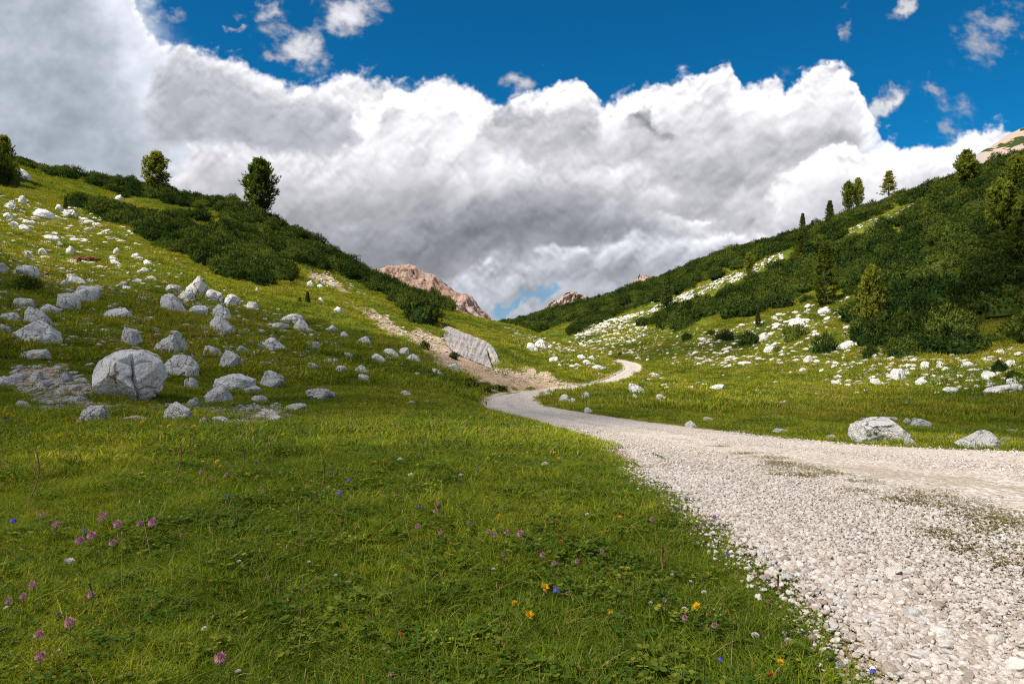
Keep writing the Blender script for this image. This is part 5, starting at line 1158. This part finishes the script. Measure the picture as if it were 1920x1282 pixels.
# weeds and turf scraps on the crown of the road and along its verges
WD = [(1470,870,60),(1520,880,90),(1560,892,80),(1500,893,70),(1620,905,50),(1440,860,50),(1400,852,40),(1740,930,110),(1780,950,90),(1720,942,70),(1880,965,80),(1840,975,100),(1900,985,70),(1860,1000,80),(1760,1008,60),(1820,1040,70),(1900,1035,70),(1680,945,60),(1340,838,40),(1600,925,40),(1880,1060,40)]
pts = []
for px, py, wpx in WD:
    q_ = hit([px], [py])[0]; n = int(wpx * 0.85); wm = wpx / F * q_[1]
    a = R_.normal(size=n) * wm * .40; b = R_.normal(size=n) * wm * .30; pts.append(np.stack([q_[0] + a, q_[1] + b], -1))
pts = np.concatenate(pts); P = np.stack([pts[:, 0], pts[:, 1], H(pts[:, 0], pts[:, 1]) - 0.005], -1)
scatter('road_weeds', P, np.stack([0 * P[:, 0], 0 * P[:, 0], R_.random(len(P)) * 6.28], -1), R_.uniform(.45, .95, len(P)), R_.integers(0, 8, len(P)), proto_set('road_weeds', WEED), 'low scraps of turf on the crown of the gravel road', 'grass')

# ------------------------------------------------------------------ loose gravel of the road
M_peb, gg, out = mat("road_pebbles")
oi = gg.node('ShaderNodeObjectInfo'); tc_ = gg.node('ShaderNodeTexCoord')
c = gg.ramp(oi.outputs['Random'], [(0.0, (0.30, 0.24, 0.20)), (0.15, (0.44, 0.375, 0.32)), (0.5, (0.53, 0.475, 0.43)), (0.85, (0.66, 0.615, 0.57)), (1.0, (0.42, 0.41, 0.41))])
nz = gg.noise(tc_.outputs['Object'], 2.2, 5, 0.65)
c = gg.mix(gg.ss(nz, 0.35, 0.65), gg.mix(1.0, c, (0.80, 0.77, 0.74), 'MULTIPLY'), c)
principled(gg, out, c, 0.9, gg.bump(nz, 0.4, 0.15), 0.15)
PEB = []
for k in range(12):
    p, f = rock_shape(700 + k, ('crag', 'block', 'block', 'slab')[k % 4], 2); p[:, 2] += 0.1; PEB.append(mesh_np('pebble', p, f, [M_peb], smooth=k % 3 == 0))
def gravel(nm, n, rmin, rmax, lo, hi, power, label, verge=0.28):
    r = np.sqrt(rmin ** 2 + R_.random(n) * (rmax ** 2 - rmin ** 2)); t = R_.uniform(-0.1, 0.86, n); x = r * np.sin(t); y = r * np.cos(t); d = rd(x, y)
    big_edge = np.clip(1 - np.abs(d) / 0.5, 0, 1)
    k = (d < verge * R_.random(n) ** 3 + 0.01) & (y > .6); x, y, d, be = x[k], y[k], d[k], big_edge[k]; m_ = len(x); z = H(x, y)
    tr = fbm3(np.stack([x / 1.3, y / 1.3, 0 * x + 2], -1), 3)
    ac = across(x, y); trk = np.maximum(np.exp(-((ac - .36) / .10) ** 2), np.exp(-((ac - .78) / .12) ** 2)) * (verge < .3)
    k2 = R_.random(m_) > 0.62 * trk; x, y, z, be, tr, trk = x[k2], y[k2], z[k2], be[k2], tr[k2], trk[k2]; m_ = len(x)
    s = (1 - 0.35 * trk) * (lo + (hi - lo) * R_.random(m_) ** power) * np.clip(0.85 + 0.5 * tr + 0.35 * be, .5, 1.5)
    sc_ = np.stack([s * .5, s * R_.uniform(.35, .5, m_), s * R_.uniform(.28, .5, m_)], -1)
    scatter(nm, np.stack([x, y, z + 0.010], -1), np.stack([R_.normal(size=m_) * .3, R_.normal(size=m_) * .3, R_.random(m_) * 6.28], -1), sc_, R_.integers(0, 12, m_), proto_set(nm, PEB), label, 'gravel')
gravel('gravel', 200000, 1.2, 5.2, 0.005, 0.026, 3.8, 'loose pale limestone chips covering the near road')
gravel('finer_gravel', 110000, 5.0, 13.0, 0.007, 0.028, 3.5, 'pale limestone chips on the road further on')
gravel('cobbles', 420, 1.3, 3.4, 0.03, 0.065, 2.5, 'larger cobbles loose on the near road', 0.08)

SEED = []
for k in range(4):
    v1, f1 = tube([(0, 0, -.02), (.02 * (k - 1.5), .01, .5), (.05 * (k - 1.5), .02, 1)], [.006, .005, .004], 4); v2, f2 = ico(1)
    v, fs, _ = join([(v1, f1), (v2 * np.array([.014, .014, .05]) + (.05 * (k - 1.5), .02, 1.0), f2)]); SEED.append(mesh_np('seed_head', v, fs, [M_seed]))
q_ = sample([(-100, 800), (900, 790), (1250, 900), (1650, 1282), (0, 1282)], 220, 1.6, 15, power=0.8); q_ = q_[rd(q_[:, 0], q_[:, 1]) > .3]
scatter('seed_heads', q_, np.stack([R_.normal(size=len(q_)) * .22, R_.normal(size=len(q_)) * .22, R_.random(len(q_)) * 6.28], -1), R_.uniform(.10, .26, len(q_)), R_.integers(0, 4, len(q_)), proto_set('seed_heads', SEED), 'thin brown stems and seed heads standing in the meadow', 'grass')
# ------------------------------------------------------------------ flowers, dead wood
def plain(name, col, trans=0.0, rough=0.8):
    m_, gg, out = mat(name); tc_ = gg.node('ShaderNodeTexCoord'); oi = gg.node('ShaderNodeObjectInfo')
    n = gg.noise(tc_.outputs['Object'], 30.0, 3, 0.6)
    c = gg.mix(gg.ss(n, .3, .7), gg.mix(1.0, col, (0.75, 0.70, 0.75), 'MULTIPLY'), gg.mix(1.0, col, (1.12, 1.1, 1.1), 'MULTIPLY'))
    c = gg.mix(gg.m('MULTIPLY', oi.outputs['Random'], .35), c, gg.mix(1.0, c, (0.7, 0.62, 0.66), 'MULTIPLY'))
    if trans: leafy(gg, out, c, trans, tint=(1, 1, 1))
    else: principled(gg, out, c, rough)
    return m_
M_pink = plain("clover_pink", (0.52, 0.24, 0.36), .25); M_yel = plain("hawkbit_yellow", (0.80, 0.48, 0.015), .2); M_blu = plain("bellflower_blue", (0.10, 0.10, 0.50), .25); M_wht = plain("yarrow_white", (0.72, 0.70, 0.62), .2)
M_org = plain("hawkweed_orange", (0.62, 0.14, 0.02), .2); M_stem = plain("flower_stem", (0.10, 0.12, 0.03)); M_dry = plain("dry_stalk", (0.22, 0.12, 0.06)); M_rot = plain("rotten_wood", (0.20, 0.085, 0.04)); M_root = plain("dead_root", (0.19, 0.14, 0.12))
def petals(n, rings, R, L, wd, up, seed, m_, nm):
    r = np.random.default_rng(seed); V, Fc = [], []
    for k in range(n):
        a = k * 2.39996; t = (k + .5) / n; ph = rings(t) + r.normal() * .07
        d = np.array([math.cos(a) * math.sin(ph), math.sin(a) * math.sin(ph), math.cos(ph)]); s = np.array([-math.sin(a), math.cos(a), 0]); c_ = np.array([0, 0, up]) + d * R; l = L * r.uniform(.8, 1.2)
        o = len(V); V += [c_ - s * wd * .3, c_ + s * wd * .3, c_ + d * l * .6 + s * wd * .5, c_ + d * l + (0, 0, .1 * l), c_ + d * l * .6 - s * wd * .5]; Fc.append((o, o + 1, o + 2, o + 3, o + 4))
    return mesh_np(nm, np.array(V), [np.array(Fc)], [m_], smooth=False)
HEAD = {
 'clover': petals(90, lambda t: t * 2.3, 0.45, 0.55, 0.22, 0, 1, M_pink, 'flower_head'),
 'hawkbit': petals(46, lambda t: 0.35 + 1.15 * t, 0.12, 0.88, 0.20, 0, 2, M_yel, 'flower_head'),
 'bellflower': petals(12, lambda t: 2.1 + 0.5 * t, 0.15, 1.0, 0.62, .5, 3, M_blu, 'flower_head'),
 'yarrow': petals(90, lambda t: math.sqrt(t) * 1.15, 0.62, 0.42, 0.26, -.2, 4, M_wht, 'flower_head'),
 'hawkweed': petals(40, lambda t: 0.3 + 1.15 * t, 0.12, 0.88, 0.2, 0, 5, M_org, 'flower_head')}
sv, sf = tube([(0, 0, -.03), (.03, .01, .5), (0, 0, 1)], [.018, .014, .012], 5); STEM = mesh_np('stem', sv, sf, [M_stem])
# head place (column,row), size in rows, kind, own label
FL = [(105,985,18,'clover','clover head left of the dense clover patch'),(149,1014,18,'clover','lowest-left clover head of the dense patch'),(193,970,21,'clover','topmost clover head of the dense patch'),(171,1004,17,'clover','clover head in the middle of the dense patch'),(221,983,18,'clover','right upper clover head of the dense patch'),(286,980,19,'clover','pink clover head standing apart right of the dense patch'),(211,1018,14,'clover','faded clover head at the lower right of the dense patch'),(262,982,13,'clover',None),
 (62,1098,17,'clover','pale clover head, upper one of three near the left edge'),(43,1118,14,'clover','pale clover head, middle one of three near the left edge'),(16,1127,14,'clover','pale clover head nearest the left edge'),(131,1167,21,'clover','flattened pale pink clover head low on the left'),(171,1115,15,'clover','cream clover head beside a tall bent stem'),(72,1190,18,'clover','dark withered clover head low on the left'),(75,1231,20,'clover','dark pink clover head in the bottom left corner'),(413,1233,23,'clover','big bright clover head alone at the bottom'),
 (377,885,9,'clover',None),(398,897,8,'clover',None),(425,890,9,'clover',None),(493,922,9,'clover',None),(822,946,10,'clover',None),(817,957,9,'clover',None),(783,987,11,'clover','pink clover head left of the clover row in mid meadow'),(826,999,9,'clover',None),(879,980,9,'clover',None),(916,997,10,'clover',None),(928,1003,11,'clover',None),(950,998,11,'clover',None),(976,1000,13,'clover','brightest clover head of the row in mid meadow'),(943,1040,10,'clover',None),(1017,1040,11,'clover','pink clover head below the row in mid meadow'),(1040,1056,11,'clover',None),(1082,1052,10,'clover',None),(1129,1034,9,'clover',None),(1222,974,9,'clover',None),(1301,990,8,'clover',None),
 (1284,1158,11,'clover','drab clover head beside a white flower near the verge'),(1339,1172,11,'clover','faded clover head nearest the verge'),(1064,1112,9,'clover',None),(1440,1127,8,'clover',None),(340,1003,8,'clover',None),(79,964,9,'clover',None),(1246,1124,9,'clover',None),(735,1263,8,'clover',None),
 (1020,1102,19,'hawkbit','upright yellow hawkbit beside a blue bellflower'),(966,1132,15,'hawkbit','small yellow hawkbit left of the bellflower'),(992,1154,19,'hawkbit','yellow hawkbit seen from below, low in the meadow'),(1307,1137,17,'hawkbit','yellow hawkbit closest to the middle verge'),(1162,972,13,'hawkbit','yellow hawkbit high in the right part of the meadow'),(1145,1150,11,'hawkbit','yellow bud on a tall stem'),(1462,1242,17,'hawkbit','open yellow hawkbit low by the road'),(937,969,12,'hawkbit','yellow hawkbit above the clover row'),
 (270,894,8,'hawkbit',None),(408,866,10,'hawkbit',None),(413,875,8,'hawkbit',None),(380,866,7,'hawkbit',None),(703,868,10,'hawkbit',None),(722,862,7,'hawkbit',None),(913,933,8,'hawkbit',None),(1046,860,8,'hawkbit',None),(1040,849,7,'hawkbit',None),(1028,845,7,'hawkbit',None),(24,781,9,'hawkbit',None),(16,777,8,'hawkbit',None),(92,769,8,'hawkbit',None),(82,735,7,'hawkbit',None),(127,733,7,'hawkbit',None),(147,793,10,'hawkbit',None),(267,792,9,'hawkbit',None),(300,800,8,'hawkbit',None),(363,801,10,'hawkbit',None),(317,799,8,'hawkbit',None),(617,845,8,'hawkbit',None),(824,825,7,'hawkbit',None),(852,820,7,'hawkbit',None),(945,827,7,'hawkbit',None),(530,815,7,'hawkbit',None),(690,812,6,'hawkbit',None),
 (1043,1105,13,'bellflower','blue bellflower right of the upright yellow hawkbit'),(25,976,14,'bellflower','blue bellflower by the left edge'),(158,993,10,'bellflower','dark blue bellflower amid the clover patch'),(637,923,12,'bellflower','blue bellflower in mid meadow'),(620,884,9,'bellflower',None),(655,899,8,'bellflower',None),(480,866,9,'bellflower',None),(428,930,9,'bellflower',None),(110,1149,10,'bellflower','small blue bellflower above the flattened clover'),(1351,1235,11,'bellflower','blue bellflower at the bottom left of the verge flowers'),(1637,1257,15,'bellflower','blue bellflower at the bottom beside the cobble'),(1268,955,8,'bellflower',None),(1340,968,9,'bellflower',None),(1363,1040,8,'bellflower',None),(895,877,7,'bellflower',None),(10,783,9,'bellflower',None),(786,950,8,'bellflower',None),
 (129,1055,22,'yarrow','white yarrow head under the clover patch'),(1022,872,15,'yarrow','white yarrow head high in mid meadow'),(750,863,13,'yarrow','flat white yarrow head at the far side of the meadow'),(770,891,11,'yarrow',None),(864,892,11,'yarrow',None),(1101,965,9,'yarrow',None),(383,1178,10,'yarrow',None),(1320,1111,11,'yarrow','small white flower by the middle verge'),(1283,1142,12,'yarrow','flat white flower beside the drab clover'),(1416,1192,16,'yarrow','white flower, left one of a pair near the road'),(1478,1202,16,'yarrow','white flower, right one of a pair near the road'),(446,1260,14,'yarrow','white flower at the bottom right of the big clover'),(448,1053,9,'yarrow',None),(579,1054,8,'yarrow',None),(1260,1078,8,'yarrow',None),(1295,1091,9,'yarrow',None),(1220,1130,8,'yarrow',None),(1486,1079,9,'yarrow',None),(12,1140,11,'yarrow',None),(110,1220,9,'yarrow',None),(629,1079,9,'yarrow',None),(925,1067,8,'yarrow',None),(590,924,7,'yarrow',None),
 (1445,1265,15,'hawkweed','dark orange hawkweed at the bottom edge'),(1052,1016,9,'hawkweed','tiny orange hawkweed in mid meadow'),(753,1190,10,'hawkweed','small orange-red flower low in the meadow')]
CATN = {'clover': 'clover flower', 'hawkbit': 'yellow flower', 'bellflower': 'blue flower', 'yarrow': 'white flower', 'hawkweed': 'orange flower'}
GEN = {'clover': 'small pink clover head among many in the near meadow', 'hawkbit': 'small yellow flower among many dotting the meadow edge', 'bellflower': 'tiny blue bellflower dotted in the meadow', 'yarrow': 'tiny white flower dotted in the near meadow'}
GW = hit([f_[0] for f_ in FL], [f_[1] for f_ in FL])
for (px, py, s, kd, lab), q_ in zip(FL, GW):
    # the head stands a hand above the turf: come forward along the line of sight until it does
    st = np.clip(0.06 + 0.006 * q_[1], .07, .13); d = q_[1]
    for _ in range(12):
        X = (px - CX) / F * d; Z = (HY - py) / F * d; g_ = Z - float(H([X], [d])[0]); d *= 1 - 0.5 * (st - g_) / max(0.4, abs(q_[2]) + .3)
        d = max(d, 0.8)
    X = (px - CX) / F * d; Z = (HY - py) / F * d; zg = float(H([X], [d])[0]); R0 = s / F * d * 0.5
    e = bpy.data.objects.new('wildflower', None); C.objects.link(e); e.location = (X, d, zg); e['label'] = lab or GEN[kd]; e['category'] = CATN[kd]; e['group'] = CATN[kd] + 's in the meadow'
    hz = max(Z - zg, 0.03)
    tl = {'hawkbit': .55, 'yarrow': .2, 'clover': .3, 'bellflower': .5, 'hawkweed': .4}[kd]
    link('flower_head', HEAD[kd], e, loc=(0, 0, hz), rot=(tl + R_.normal() * .15, R_.normal() * .2, R_.random() * 6.28), scl=(R0, R0, R0))
    link('stem', STEM, e, scl=(hz * .9, hz * .9, hz))
# dry stalks and seed heads
def stalk(px, py, top, lab, bend=0.0, w_=.0022, m_=None, knob=0.0):
    q_ = hit([px], [py])[0]; d = q_[1]; h = (py - top[1]) / F * d; dx = (top[0] - px) / F * d
    pts_ = [(bend * math.sin(t * math.pi) * h + dx * t, 0.02 * math.sin(3 * t), h * (t if not bend else math.sin(t * 2.2) / math.sin(2.2) if False else t)) for t in np.linspace(0, 1, 9)]
    rad = np.full(9, w_ * d / 2.2 + .0004);
    if knob: rad[-2:] *= knob
    v, f = tube(pts_, rad, 5); link('dry_stalk', mesh_np('dry_stalk', v, f, [m_ or M_dry]), loc=(q_[0], d, q_[2] - .005), label=lab, cat='stalk')
stalk(1243, 1072, (1244, 1026), 'short brown dry stalk upright near the verge', 0, .003, None, 1.6); stalk(1461, 1118, (1460, 1078), 'crooked brown dry stalk by the verge', .06, .003)
stalk(600, 1100, (660, 1088), 'brown stalk arching over in the middle of the meadow', -.5, .003); stalk(160, 1165, (166, 1092), 'tall pale green stem beside the cream clover', .06, .0014, M_stem, 1.5)
stalk(697, 945, (748, 926), 'pale dry grass stem bending right in mid meadow', -.35, .002); stalk(325, 905, (338, 830), 'thin dark dry stem at the left of the meadow', .05, .0018); stalk(600, 925, (606, 862), 'thin brown stem in mid meadow', .04, .0018)
stalk(452, 890, (455, 833), 'thin reddish stem at the far meadow edge', .04, .0018); stalk(50, 945, (68, 846), 'long leaning dry stem near the left edge', .08, .0018); stalk(155, 1232, (118, 1180), 'yellow bent stem at the bottom left', .12, .0018, M_stem)
# rotten wood by the white block, dead roots on the jagged boulder
def sticks(name, px, py, wpx, n, m_, lab, cat, rad):
    q_ = hit([px], [py])[0]; wm = wpx / F * q_[1]; ps = []
    for k in range(n):
        a = R_.uniform(-.5, .5); c_ = np.array([R_.uniform(-.5, .5) * wm, R_.uniform(-.15, .15) * wm, R_.uniform(0.02, .12) * wm]); l = wm * R_.uniform(.12, .3); d_ = np.array([math.cos(a), math.sin(a) * .6, R_.normal() * .35]) * l
        ps.append(tube([c_ - d_, c_ + (0, 0, .02 * wm), c_ + d_], [rad * wm * .7, rad * wm, rad * wm * .5], 6))
    v, fs, _ = join(ps); link(name, mesh_np(name, v, fs, [m_]), loc=(q_[0], q_[1], q_[2]), label=lab, cat=cat)
sticks('rotten_wood', 154, 489, 44, 26, M_rot, 'heap of rotten reddish brown wood on the left slope', 'wood', .035)
sticks('dead_roots', 292, 654, 34, 22, M_root, 'tangle of grey dead roots on the jagged boulder behind the split one', 'roots', .02)
link('grass_sprig', mesh_np('grass_sprig', tb, [np.array(tf_)], [M_herb], smooth=False, attrs={'tone': R_.random(len(tb))}), loc=big.location, rot=big.rotation_euler, scl=big.scale, label='sprig of grass rooted in the crack of the biggest boulder', cat='grass')
# ------------------------------------------------------------------ unseen clouds added towards the sun, outlined from the shade wanted on the land
M_cloud = bpy.data.materials.new("cloud_vapour"); M_cloud.use_nodes = True; gg = G(M_cloud.node_tree); gg.n.clear()
out = gg.node('ShaderNodeOutputMaterial'); pv = gg.node('ShaderNodeVolumeScatter'); pv.inputs['Density'].default_value = 0.060; pv.inputs['Color'].default_value = (1, 1, 1, 1); pv.inputs['Anisotropy'].default_value = 0.6
gg.l.new(pv.outputs[0], out.inputs['Volume'])
def shade_cloud(outline, alt, thick, seed, label):
    """a flat-based lumpy cloud whose shadow falls on the given outline of the land (metres)"""
    o = np.array(outline, float); res = 70
    x0, y0 = o.min(0) - 12; x1, y1 = o.max(0) + 12
    gx_, gy_ = np.meshgrid(np.linspace(x0, x1, res), np.linspace(y0, y1, res), indexing='ij'); a, b = gx_.ravel(), gy_.ravel()
    cl_ = [tuple(c) for c in np.vstack([o, o[:1]])]; d = polydist(a, b, cl_) * np.where(inpoly(a, b, cl_[:-1]), 1, -1)
    d = d + fbm3(np.stack([a / 8, b / 8, 0 * a + seed], -1), 4) * 4
    t = np.clip(d / 5.0, 0, 1); hgt = thick * (t * (2 - t)) * (0.75 + 0.5 * fbm3(np.stack([a / 16, b / 16, 0 * a + seed + 5], -1), 4)); ins = t > 0
    zg = np.clip(H(a, b), -5, 40); k = (alt - zg) / SD[2]; hgt = hgt * np.clip(0.15 + (np.hypot(a, b) - 8) / 8, 0.15, 1); up = np.stack([a + SD[0] * k, b + SD[1] * k, np.full(len(a), alt)], -1); dn = up.copy(); up[:, 2] += np.where(ins, hgt * .7, 0); dn[:, 2] -= np.where(ins, hgt * .3, 0)
    f = grid_faces(res, res); f = f[ins[f].any(1)]
    top, bot = f, f[:, ::-1] + len(a)
    # close the rim
    e = np.concatenate([top[:, [0, 1]], top[:, [1, 2]], top[:, [2, 3]], top[:, [3, 0]]]); ke = np.sort(e, 1); _, inv, cnt = np.unique(ke, axis=0, return_inverse=True, return_counts=True)
    rim = e[cnt[inv.ravel()] == 1]; side = np.stack([rim[:, 1], rim[:, 0], rim[:, 0] + len(a), rim[:, 1] + len(a)], -1)
    dn[:, 2] -= 0.05
    link('cloud', mesh_np('cloud', np.concatenate([up, dn]), [np.concatenate([top, bot, side])], [M_cloud]), label=label, cat='cloud', kind='stuff')
def land(lst): q_ = hit([c[0] for c in lst], [c[1] for c in lst]); return [(a, b) for a, b, _ in q_]
SHADE1 = land([(-200,470),(0,478),(150,492),(290,548),(420,572),(520,600),(600,650),(680,690),(780,715),(870,745),(960,790),(1010,810)]) + [(3.2, 4.6), (2.6, 1.0), (0, -14), (-40, -14), (-60, 20)]
shade_cloud(SHADE1, 190, 34, 2.0, 'thin unseen cloud toward the sun, shaped to shade the left slope')
SHADE2 = land([(1050,770),(1250,792),(1450,770),(1600,755),(1920,742),(2300,735)]) + [(30, 14), (16, 5.5), (9, 6.3)] + land([(1560,826),(1300,800)])
shade_cloud(SHADE2, 200, 26, 7.0, 'unseen cloud toward the sun, shaped to shade the right meadow')
SHADE3 = land([(1150,668),(1220,672),(1420,690),(1350,655),(1250,640),(1120,648)])
shade_cloud(SHADE3, 200, 30, 9.0, 'unseen cloud toward the sun, shaped to shade the valley foot')
SHADE4 = land([(1620,655),(1940,640),(2300,590),(2300,330),(1990,420),(1830,470),(1760,560)])
shade_cloud(SHADE4, 200, 30, 12.0, 'unseen cloud toward the sun, shaped to shade the right slope')
